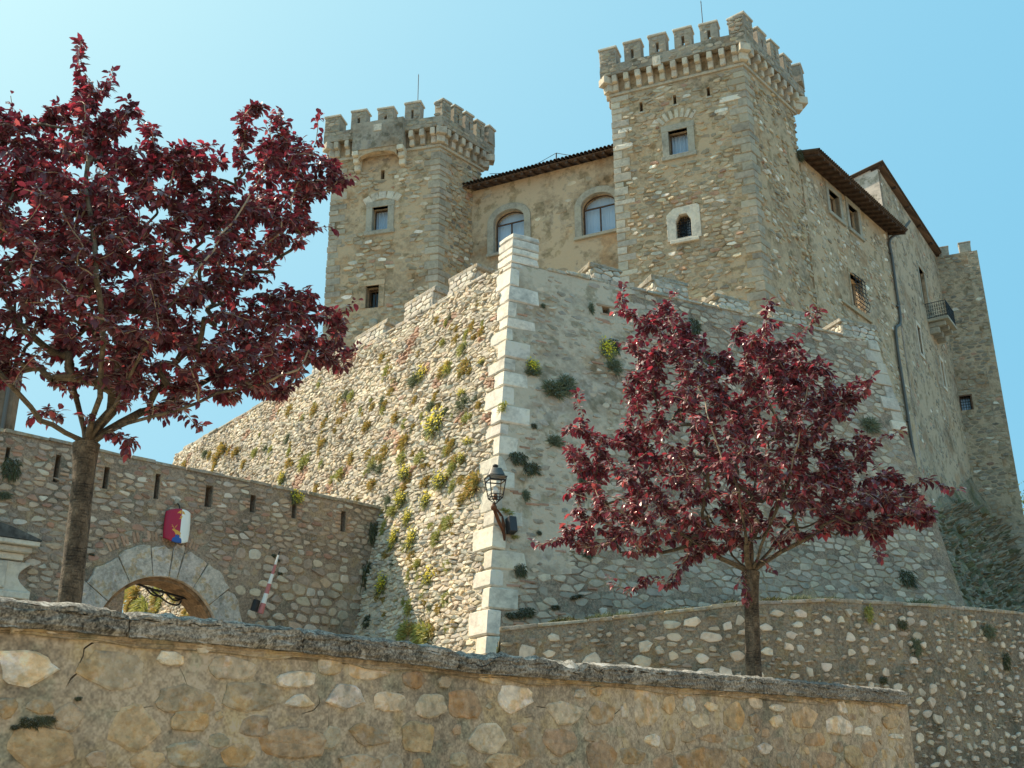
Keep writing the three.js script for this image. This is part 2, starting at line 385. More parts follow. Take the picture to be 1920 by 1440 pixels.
// ---------------------------------------------------------------- bastion
const bastion = thing('bastion', 'battered rubble bastion with white quoins and crumbling merlons below the castle', 'bastion');
{
  const vT = vAt(FL, YT), cB = FL.uv(Bc(YB)), cT = FL.uv(Bc(YT)), eT = FL.uv(L1), uEnd = eT[0];
  const leftOutline = [[uEnd - 0.4, 0], [cB[0], 0], [cT[0], vT], [uEnd, vT]];
  const vR = vAt(FR, YT), rB = FR.uv(Bc(YB)), rT = FR.uv(Bc(YT)), rE = FR.uv(R1);
  const rightOutline = [[rB[0], 0], [rE[0] + 0.5, 0], [rE[0], vR], [rT[0], vR]];
  const putlog = FR.rect(1130, 577, 1142, 588);
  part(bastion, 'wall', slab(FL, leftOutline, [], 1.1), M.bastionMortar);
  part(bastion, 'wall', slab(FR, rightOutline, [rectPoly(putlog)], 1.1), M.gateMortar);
  // lime render still clinging to the part beside the corner, ending in a ragged edge
  const limeEdge = [[1180, 522], [1188, 620], [1165, 700], [1146, 800], [1128, 900], [1098, 1000], [1040, 1075], [985, 1105], [930, 1118]].map((q) => FR.hit(...q));
  const lime = [], edgeAt = (v) => { for (let i = 0; i + 1 < limeEdge.length; i++) if (v <= limeEdge[i][1] && v >= limeEdge[i + 1][1]) return mix(limeEdge[i][0], limeEdge[i + 1][0], (limeEdge[i][1] - v) / (limeEdge[i][1] - limeEdge[i + 1][1])); return v > limeEdge[0][1] ? limeEdge[0][0] : -1; };
  {
    const vTop = vR - 0.03, vLow = limeEdge[limeEdge.length - 1][1], cu = (v) => FR.uv(Bc(FR.at(0, v).y))[0] + 0.02;
    for (let k = 0; k <= 160; k++) { const v = mix(vTop, vLow + 0.05, k / 160); lime.push([Math.max(cu(v) + 0.1, edgeAt(v) + 0.8 * N2(v * 0.8, 2) + 0.5 * N2(v * 2.6, 5) + 0.2 * N2(v * 11, 8)), v]); }
    for (let k = 0; k <= 10; k++) { const v = mix(vLow + 0.04, vTop, k / 10); lime.push([cu(v), v]); }
    const g = slab(FR, lime.reverse(), [rectPoly(grow(putlog, 0.02))], 0.05); g.translate(FR.n.x * 0.022, FR.n.y * 0.022, FR.n.z * 0.022);
    part(bastion, 'lime_render', g, M.bastionPale);
  }
  // side wall that closes the right end
  const e0 = FR.at(rE[0] + 0.5, 0, -0.05), e1 = FR.at(rE[0], vR, -0.05), back = azDir(16).multiplyScalar(14);
  part(bastion, 'wall', quadGeo([e0, e0.clone().add(back), e1.clone().add(back), e1], [[0, 0], [12, 0], [12, 15], [0, 15]]), M.bastionPale);

  // corner stones, long and short in turn
  const quoin = (corner, uA, nA, uB, nB, y0, y1, a, b, col, e) => {
    const G = new Geo(), lev = [[y0 + 0.012, e - 0.03], [y0 + 0.045, e], [y1 - 0.045, e + rr(-0.01, 0.01)], [y1 - 0.012, e - 0.03]];
    const ra = rr(0, 0.1), rb = rr(0, 0.1);
    for (const [y, ee] of lev) {
      const c = corner(y), sl = (y - y0) / (y1 - y0);
      const k = c.clone().addScaledVector(nA, ee).addScaledVector(nB, ee);
      const pts = [c.clone().addScaledVector(uA, -a * (1 + ra * (sl - 0.5))).addScaledVector(nA, ee - 0.35), c.clone().addScaledVector(uA, -a * (1 + ra * (sl - 0.5))).addScaledVector(nA, ee - 0.02), c.clone().addScaledVector(uA, -a * 0.5).addScaledVector(nA, ee + rr(-0.01, 0.015)), k,
        c.clone().addScaledVector(uB, b * 0.5).addScaledVector(nB, ee + rr(-0.01, 0.015)), c.clone().addScaledVector(uB, b * (1 + rb * (0.5 - sl))).addScaledVector(nB, ee - 0.02), c.clone().addScaledVector(uB, b).addScaledVector(nB, ee - 0.35)];
      const lens = [-a - 0.3, -a, -a / 2, 0, b / 2, b, b + 0.3], j = rr(0.96, 1.04);
      pts.forEach((p, i) => G.v(p, [col[0] * j, col[1] * j, col[2] * j], lens[i] + y0 * 3.7, y));
    }
    const n = 7;
    for (let r = 0; r < 3; r++) for (let k = 0; k < n - 1; k++) { const q = r * n + k; G.tri(q, q + 1, q + n); G.tri(q + 1, q + 1 + n, q + n); }
    for (let k = 1; k < n - 1; k++) { G.tri(0, k + 1, k); G.tri(3 * n, 3 * n + k, 3 * n + k + 1); }
    const g = G.build().toNonIndexed(); g.computeVertexNormals(); return g;
  };
  let y = 1.2, k = 0;
  const strip = [];
  while (y < YT - 0.1) {
    const h = Math.min(rr(0.36, 0.66), YT - y < 0.8 ? YT - y : 9), long = k++ % 2;
    const a = long ? rr(0.5, 0.85) : rr(0.25, 0.42), b = long ? rr(0.22, 0.38) : rr(0.45, 0.95);
    const w = jitterCol([0.70, 0.635, 0.535], 0.13, 0.03);
    part(bastion, 'quoin', quoin(Bc, FL.u, FL.n, FR.u, FR.n, y, y + h, a, b, w, rr(0.03, 0.07)), M.stone);
    strip.push([y, y + h, a, b]); y += h;
  }
  const quoinLen = (yy, s) => { const q = strip.find((z) => yy >= z[0] && yy <= z[1]); return q ? q[s] : 0.5; };
  // the corner merlon: three courses of squared stone
  {
    let my = YT; const mer = subgroup(bastion, 'corner_merlon');
    for (const h of [0.3, 0.26, 0.34, 0.22]) {
      part(mer, 'block', quoin(Bc, FL.u, FL.n, FR.u, FR.n, my, my + h, 0.66, 0.86, jitterCol([0.70, 0.64, 0.55], 0.12, 0.02), 0.035), M.stone);
      my += h;
    }
    part(mer, 'core', block(FR, rT[0] + 0.1, rT[0] + 0.8, vR - 0.2, vR + 1.05, -0.65, -0.1, { wob: 0.02, col: [0.55, 0.49, 0.4] }), M.stone);
  }
  // merlons along both walls
  const merlon = (f, u0, u1, v0, h, warm) => {
    const mer = subgroup(bastion, 'merlon');
    part(mer, 'core', block(f, u0 + 0.04, u1 - 0.04, v0 - 0.25, v0 + h, -0.82, -0.03, { wob: 0.10, freq: 1.9, r: 0.1, seg: 2, col: warm }), M.rock);
    const cap = block(f, u0 - 0.03, u1 + 0.03, v0 + h - 0.06, v0 + h + 0.14, -0.86, 0.03, { wob: 0.03, freq: 3, r: 0.05, seg: 2, col: [warm[0] * 0.8, warm[1] * 0.8, warm[2] * 0.78], shape: (x, yy, z) => [x, yy + (z + 0.4) * -0.12, z] });
    part(mer, 'cap', cap, M.rock);
    const sideL = new Face(f.at(u0 + 0.05, v0, -0.8), f.at(u0 + 0.05, v0, -0.03), f.v);
    const L = cells(0, 0.76, 0, h, 0.24, 0.17, { gap: 0.014 });
    for (const s of L) { const q = fitInside(s.poly, s.c, (a, b) => a > 0.02 && a < 0.75 && b > -0.1 && b < h - 0.05); if (q) { const g = new Geo(); addStone(g, sideL, chaikin(q, 0.2), rr(0.02, 0.05), jitterCol([0.68, 0.62, 0.52]), 0.3); part(mer, 'stone', g.build(), M.stone); } }
    const S = cells(u0, u1, v0 - 0.1, v0 + h, 0.34, 0.2, { gap: 0.016 });
    for (const s of S) { const q = fitInside(s.poly, s.c, (a, b) => a > u0 + 0.05 && a < u1 - 0.05 && b < v0 + h - 0.03); if (q) { const g = new Geo(); addStone(g, f, chaikin(q, 0.2), rr(0.01, 0.035), jitterCol([0.56, 0.51, 0.43], 0.18), 0.3); part(mer, 'stone', g.build(), M.stone); } }
  };
  for (const [x0, x1, yy, h] of [[1108, 1164, 505, 0.62], [1226, 1288, 535, 0.66], [1343, 1404, 565, 0.5], [1448, 1512, 592, 0.52], [1584, 1648, 632, 0.66]])
    merlon(FR, FR.hit(x0, yy)[0], FR.hit(x1, yy)[0], vR, h, [0.50, 0.45, 0.37]);
  for (const [x0, x1, yy, h] of [[838, 886, 545, 0.72], [756, 806, 590, 0.78], [668, 720, 630, 0.6], [590, 640, 675, 0.5]])
    merlon(FL, FL.hit(x0, yy)[0], FL.hit(x1, yy)[0], vT, h, [0.56, 0.5, 0.42]);
  // flat capping stones on the wall heads
  for (const [f, u0, u1, v] of [[FL, uEnd + 1, cT[0] - 0.9, vT], [FR, rT[0] + 1.2, rE[0] - 0.2, vR]]) {
    let u = u0;
    while (u < u1 - 0.3) { const w = Math.min(rr(0.6, 1.3), u1 - u); part(bastion, 'capstone', block(f, u, u + w - 0.02, v - 0.04, v + rr(0.05, 0.12), -0.6, rr(0.03, 0.09), { wob: 0.03, freq: 3, r: 0.03, col: jitterCol([0.52, 0.465, 0.38], 0.15) }), M.rock); u += w; }
  }
  // rubble of the sunlit left face: small, rounded, standing proud
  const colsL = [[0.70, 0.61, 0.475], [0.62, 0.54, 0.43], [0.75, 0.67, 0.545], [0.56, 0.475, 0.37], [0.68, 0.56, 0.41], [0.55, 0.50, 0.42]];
  const okL = (u, v) => { const p = FL.at(u, v), cu = FL.uv(Bc(p.y))[0]; return v > 0.3 && v < vT - 0.02 && u > uEnd + 0.1 && u < cu - quoinLen(p.y, 2) + 0.02; };
  const far = [], near = [];
  for (const s of cells(uEnd, 33, 0.3, vT, 0.25, 0.115, { gap: 0.013, jit: 0.5 })) {
    const q = fitInside(s.poly, s.c, okL); if (!q) continue;
    const n = N2(s.c[0] * 0.35, s.c[1] * 0.35), n2 = N2(s.c[0] * 0.6 + 40, s.c[1] * 0.6);
    const tn = 1 + 0.16 * N2(s.c[0] * 0.16 + 3, s.c[1] * 0.22) + 0.10 * N2(s.c[0] * 0.5, s.c[1] * 0.5); let col = pick(colsL).map((c) => c * 0.93 * tn);
    if (n2 > 0.66 && s.c[1] > 8) col = [0.47, 0.30, 0.215];
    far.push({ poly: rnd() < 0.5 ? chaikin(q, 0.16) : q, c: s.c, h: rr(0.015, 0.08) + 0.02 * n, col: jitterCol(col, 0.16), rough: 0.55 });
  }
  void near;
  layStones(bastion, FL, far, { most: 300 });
  // right face: stones half sunk in pale lime, thin brick courses
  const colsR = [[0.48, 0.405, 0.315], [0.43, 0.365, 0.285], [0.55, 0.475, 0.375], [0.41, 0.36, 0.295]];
  const okR = (u, v) => { const p = FR.at(u, v), cu = FR.uv(Bc(p.y))[0]; return v > 0.3 && v < vR - 0.03 && u > cu + quoinLen(p.y, 3) + 0.03 && u < rE[0] - 0.05 && !(u > putlog[0] - 0.25 && u < putlog[1] + 0.25 && v > putlog[2] - 0.12 && v < putlog[3] + 0.12); };
  const rightList = [];
  for (const s of cells(0, rE[0] + 1, 0.3, vR, 0.38, 0.19, { gap: 0.018, jit: 0.46 })) {
    const n = N2(s.c[0] * 0.33 + 9, s.c[1] * 0.33);
    const bare = s.c[0] > edgeAt(s.c[1]) + 0.8 * N2(s.c[1] * 0.8, 2);
    if (!bare && n + rr(-0.5, 0.5) > 0.22) continue;
    if (bare && rnd() < 0.2) continue;
    const q = fitInside(s.poly, s.c, okR); if (!q) continue;
    const k = bare ? rr(0.85, 1.04) : rr(0.5, 0.95), pl = q.map((z) => [mix(s.c[0], z[0], k), mix(s.c[1], z[1], k)]), poly = rnd() < 0.5 ? chaikin(pl, 0.2) : pl;
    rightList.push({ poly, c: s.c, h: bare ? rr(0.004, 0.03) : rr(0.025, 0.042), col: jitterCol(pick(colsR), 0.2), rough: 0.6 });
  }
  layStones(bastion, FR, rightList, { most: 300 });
  for (let i = 0; i < 46; i++) {                                  // thin bricks pushed into the joints
    const u = rr(0.9, 6), v = rr(4, vR - 1); if (!okR(u, v) || !okR(u + 0.4, v)) continue;
    part(bastion, 'brick', block(FR, u, u + rr(0.22, 0.42), v, v + 0.055, -0.08, rr(0.03, 0.045), { r: 0.008, wob: 0.01, col: jitterCol([0.44, 0.26, 0.18]) }), M.stone);
  }
  part(bastion, 'lintel', block(FR, putlog[0] - 0.2, putlog[1] + 0.22, putlog[3] + 0.01, putlog[3] + 0.09, -0.2, 0.04, { r: 0.01, wob: 0.01, col: [0.45, 0.30, 0.19] }), M.stone);
  part(bastion, 'lintel', block(FR, putlog[0] - 0.12, putlog[1] + 0.12, putlog[2] - 0.08, putlog[2] - 0.005, -0.2, 0.03, { r: 0.01, wob: 0.01, col: [0.43, 0.27, 0.18] }), M.stone);
  { // white corner stones at the far right end
    let v = vR, k = 0; while (v > vR - 3.4) { const h = rr(0.3, 0.5), w = k++ % 2 ? rr(0.55, 0.85) : rr(0.3, 0.45), ue = mix(rE[0], rE[0] + 0.5, 1 - v / vR); part(bastion, 'quoin', block(FR, ue - w, ue + 0.04, v - h + 0.012, v, -0.5, rr(0.05, 0.09), { r: 0.025, seg: 1, wob: 0.012, col: jitterCol([0.60, 0.54, 0.45], 0.16, 0.03) }), M.stone); v -= h; }
  }
  part(bastion, 'terrace', quadGeo([V(L1.x, 14.3, L1.z), V(-30, 14.3, -75), V(45, 14.3, -90), e1.clone().add(back).setY(14.3), V(e1.x, 14.3, e1.z), Bc(14.3)].map((p) => p), [[0, 0], [0, 30], [40, 30], [30, 10], [20, 0], [10, -5]]), M.ground);
}
// ---------------------------------------------------------------- castle
const stoneCols = { tower: [[0.47, 0.375, 0.255], [0.52, 0.435, 0.315], [0.41, 0.335, 0.235], [0.38, 0.33, 0.255], [0.56, 0.485, 0.37], [0.46, 0.355, 0.225]], grey: [[0.35, 0.305, 0.235], [0.41, 0.355, 0.275], [0.30, 0.265, 0.21], [0.38, 0.315, 0.225]] };
const offPoly = (plan, o) => {                       // outward offset of a counter-clockwise (seen from outside: right-hand) plan
  const n = plan.length, out = [];
  for (let i = 0; i < n; i++) {
    const a = plan[(i + n - 1) % n], b = plan[i], c = plan[(i + 1) % n];
    const d1 = b.clone().sub(a).setY(0).normalize(), d2 = c.clone().sub(b).setY(0).normalize();
    const n1 = d1.clone().cross(UP), n2 = d2.clone().cross(UP);
    const m = n1.clone().add(n2); m.multiplyScalar(o / (1 + n1.dot(n2)));
    out.push(b.clone().add(m));
  }
  return out;
};
// a stone-framed window: frame, sill, casement, panes; the hole is cut in the wall by the caller
function windowIn(owner, f, r, { fw = 0.2, proud = 0.05, mat = M.greyStone, set = 0.3, sill = true, bars = 0, mull = true, lit = false, wood = M.wood } = {}) {
  const [u0, u1, v0, v1] = r, w = subgroup(owner, 'window');
  part(w, 'frame', merge([
    block(f, u0 - fw, u0, v0, v1, -0.25, proud, { r: 0.015 }), block(f, u1, u1 + fw, v0, v1, -0.25, proud, { r: 0.015 }),
    block(f, u0 - fw - 0.02, u1 + fw + 0.02, v1, v1 + fw, -0.25, proud + 0.01, { r: 0.015 })]), mat);
  if (sill) part(w, 'sill', block(f, u0 - fw - 0.06, u1 + fw + 0.06, v0 - fw * 0.7, v0, -0.25, proud + 0.07, { r: 0.02 }), mat);
  const b = 0.055, z0 = -set - 0.06, z1 = -set;
  const cas = [block(f, u0, u0 + b, v0, v1, z0, z1), block(f, u1 - b, u1, v0, v1, z0, z1), block(f, u0 + b, u1 - b, v0, v0 + b, z0, z1), block(f, u0 + b, u1 - b, v1 - b, v1, z0, z1)];
  if (mull) cas.push(block(f, (u0 + u1) / 2 - b / 2, (u0 + u1) / 2 + b / 2, v0 + b, v1 - b, z0, z1));
  part(w, 'casement', merge(cas), wood);
  part(w, 'pane', faceQuad(f, [[u0 + b, v0 + b, -set - 0.03], [u1 - b, v0 + b, -set - 0.03], [u1 - b, v1 - b, -set - 0.03], [u0 + b, v1 - b, -set - 0.03]]), M.glass);
  if (lit) part(w, 'curtain', curtainGeo(f, u0, u1, v0 - 0.1, v1 + 0.1, -set - 0.16), M.curtain);
  if (bars) {
    for (let i = 1; i <= bars; i++) part(w, 'bar', block(f, mix(u0, u1, i / (bars + 1)) - 0.014, mix(u0, u1, i / (bars + 1)) + 0.014, v0, v1, -0.1, -0.07, { r: 0.005 }), M.iron);
    const nh = Math.round(bars * (v1 - v0) / (u1 - u0)); for (let i = 1; i <= nh; i++) part(w, 'bar', block(f, u0, u1, mix(v0, v1, i / (nh + 1)) - 0.014, mix(v0, v1, i / (nh + 1)) + 0.014, -0.07, -0.04, { r: 0.005 }), M.iron);
  }
  return w;
}
function curtainGeo(f, u0, u1, v0, v1, n) { const k = 26, pts = [], uvs = []; const g = new THREE.PlaneGeometry(u1 - u0, v1 - v0, k, 1), p = g.attributes.position; for (let i = 0; i < p.count; i++) { const x = p.getX(i); p.setZ(i, 0.03 * Math.sin(x * 40) + 0.015 * Math.sin(x * 90)); } g.translate((u0 + u1) / 2, (v0 + v1) / 2, n); g.computeVertexNormals(); g.applyMatrix4(f.m); void pts; void uvs; return g; }
// stones of a coursed rubble wall with patches still under plaster
function rubbleWall(owner, f, u0, u1, v0, v1, avoid, { sx = 0.5, sy = 0.24, cols = stoneCols.tower, cover = 0.3, seed = 0, most = 300, hMax = 0.075, extra = null, ok: region = null } = {}) {
  const list = [];
  const ok = (u, v) => u > u0 + 0.01 && u < u1 - 0.01 && v > v0 && v < v1 - 0.01 && !avoid.some((r) => u > r[0] && u < r[1] && v > r[2] && v < r[3]) && (!region || region(u, v));
  for (const s of cells(u0, u1, v0, v1, sx, sy, { gap: 0.022, jit: 0.38 })) {
    const n = 0.62 * N2(s.c[0] * 0.42 + seed, s.c[1] * 0.42) + 0.38 * N2(s.c[0] * 1.3 + seed, s.c[1] * 1.3);
    if (n + rr(-0.35, 0.35) < -1 + cover * 2) continue;
    const q = fitInside(s.poly, s.c, ok); if (!q) continue;
    const k = rr(0.72, 1);
    let col = pick(cols); if (rnd() < 0.05) col = [0.74, 0.69, 0.59]; if (rnd() < 0.03) col = [0.47, 0.29, 0.20]; else if (rnd() < 0.08) col = [0.38, 0.315, 0.225];  // last tone: scattered darker stones, the shade of recesses put into their colour
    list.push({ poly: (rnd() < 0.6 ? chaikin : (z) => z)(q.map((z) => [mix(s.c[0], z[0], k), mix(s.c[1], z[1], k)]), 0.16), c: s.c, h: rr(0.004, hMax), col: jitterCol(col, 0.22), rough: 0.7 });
  }
  if (extra) list.push(...extra);
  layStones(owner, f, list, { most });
}


function quoins(owner, fA, fB, y0, y1, base, col) {    // corner stones of a vertical corner: fA ends where fB begins
  let y = y0, k = 0; const list = [];
  while (y < y1 - 0.15) {
    const h = Math.min(rr(0.24, 0.5), y1 - y), long = k++ % 2, a = long ? rr(0.55, 0.95) : rr(0.3, 0.5), b = long ? rr(0.3, 0.5) : rr(0.55, 0.95);
    const c = fB.at(0, y - base, 0), G = new Geo(), e = rr(0.015, 0.05), cc = jitterCol(col, 0.14, 0.03);
    for (const [yy, ee] of [[0.01, e - 0.03], [0.04, e], [h - 0.04, e], [h - 0.01, e - 0.03]]) {
      const q = c.clone().setY(y + yy), P_ = [q.clone().addScaledVector(fA.u, -a).addScaledVector(fA.n, -0.3), q.clone().addScaledVector(fA.u, -a).addScaledVector(fA.n, ee), q.clone().addScaledVector(fA.n, ee).addScaledVector(fB.n, ee), q.clone().addScaledVector(fB.u, b).addScaledVector(fB.n, ee), q.clone().addScaledVector(fB.u, b).addScaledVector(fB.n, -0.3)];
      const L = [-a - 0.3, -a, 0, b, b + 0.3], j = rr(0.95, 1.05); P_.forEach((p, i) => G.v(p, [cc[0] * j, cc[1] * j, cc[2] * j], L[i] + y * 2.3, y + yy));
    }
    for (let r = 0; r < 3; r++) for (let i = 0; i < 4; i++) { const q = r * 5 + i; G.tri(q, q + 1, q + 5); G.tri(q + 1, q + 6, q + 5); }
    for (let i = 1; i < 4; i++) { G.tri(0, i + 1, i); G.tri(15, 15 + i, 16 + i); }
    const g = G.build().toNonIndexed(); g.computeVertexNormals(); part(owner, 'quoin', g, M.stone);
    list.push([y - base, y - base + h, a, b]); y += h;
  }
  return list;
}

// battlements: corbels, parapet and merlons round a plan
function battlements(owner, plan, yC, { mws = null, over = 0.45, corb = 0.85, par = 0.6, mer = 1.0, merlons, corbels, mw = 0.78, col = [0.50, 0.45, 0.36], corbCol = [0.60, 0.54, 0.43], skip = null }) {
  const out = offPoly(plan, over);
  for (let i = 0; i < plan.length; i++) {
    const a = plan[i], b = plan[(i + 1) % plan.length], A = out[i], B = out[(i + 1) % plan.length];
    const f = vface(V(a.x, yC, a.z), b), fo = vface(V(A.x, yC, A.z), B), len = f.len, lo = fo.len;
    part(owner, 'string_course', block(f, -0.08, len + 0.08, -0.16, 0, -0.1, 0.09, { r: 0.03, wob: 0.015, freq: 1.5, col: [0.50, 0.44, 0.34] }), M.stone);
    const nc = corbels[i];
    for (let k = 0; k < nc; k++) {
      const u = len * (k + 0.5) / nc, w = 0.135, j = jitterCol(corbCol, 0.14, 0.03);
      if (skip && skip(i, u)) continue;
      part(owner, 'corbel', merge([block(f, u - w, u + w, 0.02, corb * 0.5, -0.1, over * 0.5, { r: 0.05, seg: 2, wob: 0.012, col: j }), block(f, u - w, u + w, corb * 0.5, corb, -0.1, over - 0.01, { r: 0.05, seg: 2, wob: 0.012, col: j })]), M.stone);
    }
    const ang = (j) => { const pa = out[(j + plan.length - 1) % plan.length], pb = out[j], pc = out[(j + 1) % plan.length]; return pa.clone().sub(pb).setY(0).angleTo(pc.clone().sub(pb).setY(0)); };
    const a0 = ang(i), a1 = ang((i + 1) % plan.length);
    part(owner, 'parapet', block(fo, a0 < 1.57 ? 0.34 / Math.tan(a0) : 0.006, a1 < 1.57 ? lo - 0.34 / Math.tan(a1) : lo, corb, corb + par, -0.34, 0, { dense: 0.25, wob: 0.02, freq: 2, col }), M.parapetV);
    // rubble texture of the parapet
    const rl = [];
    for (const s of cells(0, lo, corb, corb + par, 0.42, 0.2, { gap: 0.02 })) { const q = fitInside(s.poly, s.c, (u, v) => u > 0.03 && u < lo - 0.03 && v > corb + 0.03 && v < corb + par - 0.02); if (q && rnd() < 0.75) rl.push({ poly: chaikin(q, 0.2), c: s.c, h: rr(0.002, 0.03), col: jitterCol(pick(stoneCols.grey), 0.16), rough: 0.4 }); }
    layStones(owner, fo, rl, { most: 60 });
    const nm = merlons[i], mwI = mws ? mws[i] : mw, mwN = mws ? mws[(i + 1) % 4] : mw, pitch = nm > 1 ? (lo - mwN) / (nm - 1) : 0, mw_ = mwI;
    for (let k = 0; k < nm - 1 + (i === plan.length - 1 ? 0 : 0); k++) {
      // each side carries its first merlon up to the last but one; the next side's first is the shared corner
      const u = k * pitch, cs = k === 0, slit = !cs, c2 = jitterCol(col, 0.1, 0.03), m = subgroup(owner, 'merlon'), y0 = corb + par + 0.002, h = mer * rr(0.93, 1.06);
      const bs = slit ? [block(fo, u, u + mw_ * 0.42, y0, y0 + h, -0.6, 0, { r: 0.03, wob: 0.02, col: c2 }), block(fo, u + mw_ * 0.58, u + mw_, y0, y0 + h, -0.6, 0, { r: 0.03, wob: 0.02, col: c2 }), block(fo, u + mw_ * 0.40, u + mw_ * 0.60, y0 + h * 0.62, y0 + h, -0.59, -0.01, { r: 0.01, col: c2 }), block(fo, u + mw_ * 0.40, u + mw_ * 0.60, y0, y0 + h * 0.08, -0.59, -0.01, { r: 0.01, col: c2 })]
        : [block(fo, 0, mw_, y0, y0 + h, -mw_, 0, { r: 0.04, wob: 0.02, col: c2 })];
      part(m, 'body', merge(bs), M.stone);
      part(m, 'cap', block(fo, u - 0.05, u + mw_ + 0.05, y0 + h, y0 + h + 0.13, cs ? -mw_ - 0.05 : -0.66, 0.06, { r: 0.04, wob: 0.015, col: [0.56, 0.52, 0.44] }), M.stone);
      for (const s of cells(u, u + mw_, y0, y0 + h, 0.34, 0.19, { gap: 0.02 })) {
        const q = fitInside(s.poly, s.c, (x, v) => x > u + 0.03 && x < u + mw_ - 0.03 && v > y0 + 0.02 && v < y0 + h - 0.02 && (!slit || x < u + mw_ * 0.40 || x > u + mw_ * 0.60 || v > y0 + h * 0.65));
        if (q && rnd() < 0.8) { const g = new Geo(); addStone(g, fo, chaikin(q, 0.2), rr(0.004, 0.03), jitterCol(pick(stoneCols.grey), 0.16), 0.4); part(m, 'stone', g.build(), M.stone); }
      }
      if (cs) { const fp = (i + plan.length - 1) % plan.length, PA = out[fp]; const f2 = vface(V(PA.x, yC, PA.z), A), l2 = f2.len; for (const s of cells(l2 - mw_, l2, y0, y0 + h, 0.34, 0.19, { gap: 0.02 })) { const q = fitInside(s.poly, s.c, (x, v) => x > l2 - mw_ + 0.03 && x < l2 - 0.03 && v > y0 + 0.02 && v < y0 + h - 0.02); if (q && rnd() < 0.8) { const g = new Geo(); addStone(g, f2, chaikin(q, 0.2), rr(0.004, 0.03), jitterCol(pick(stoneCols.grey), 0.16), 0.4); part(m, 'stone', g.build(), M.stone); } } }
    }
  }
  // corner corbels under the overhang
  for (let i = 0; i < plan.length; i++) {
    const b = plan[i], B = out[i], d = B.clone().sub(b).setY(0), L = d.length(); d.normalize();
    const side = d.clone().cross(UP).negate(); const f = new Face(V(b.x, yC, b.z).addScaledVector(side, -0.22), V(b.x, yC, b.z).addScaledVector(side, 0.22), UP);
    const s = f.n.dot(d) > 0 ? 1 : -1; if (s < 0) continue;
    part(owner, 'corbel', merge([block(f, 0, 0.44, 0.02, corb * 0.5, -0.2, L * 0.5, { r: 0.04, seg: 2, col: corbCol }), block(f, -0.06, 0.5, corb * 0.5, corb, -0.2, L - 0.06, { r: 0.04, seg: 2, col: corbCol })]), M.stone);
  }
  // walkway that closes the tower
  const wk = offPoly(plan, over - 0.2).map((p) => V(p.x, yC + corb + 0.25, p.z));
  part(owner, 'walkway', quadGeo(wk, wk.map((p) => [p.x, p.z])), M.parapet);
}
M.parapetV = std({ vertexColors: true, map: texPlaster, bumpMap: bumpPlaster, bumpScale: 0.05, name: 'parapet_rubble' });

const ybase = 13;
function towerBody(owner, plan, yTop, holes, mat) {
  const faces = plan.map((a, i) => vface(V(a.x, ybase, a.z), plan[(i + 1) % plan.length]));
  const n = plan.length, ang = (j) => plan[(j + n - 1) % n].clone().sub(plan[j]).setY(0).angleTo(plan[(j + 1) % n].clone().sub(plan[j]).setY(0));
  const gs = faces.map((f, i) => { const a = ang(i), b = ang((i + 1) % n), u0 = a < 1.57 ? 0.75 / Math.tan(a) : 0.004, u1 = b < 1.57 ? f.len - 0.75 / Math.tan(b) : f.len; return slab(f, [[u0, 0], [u1, 0], [u1, yTop - ybase], [u0, yTop - ybase]], holes[i] ?? [], 0.75); });
  part(owner, 'wall', merge(gs), mat);
  return faces;
}
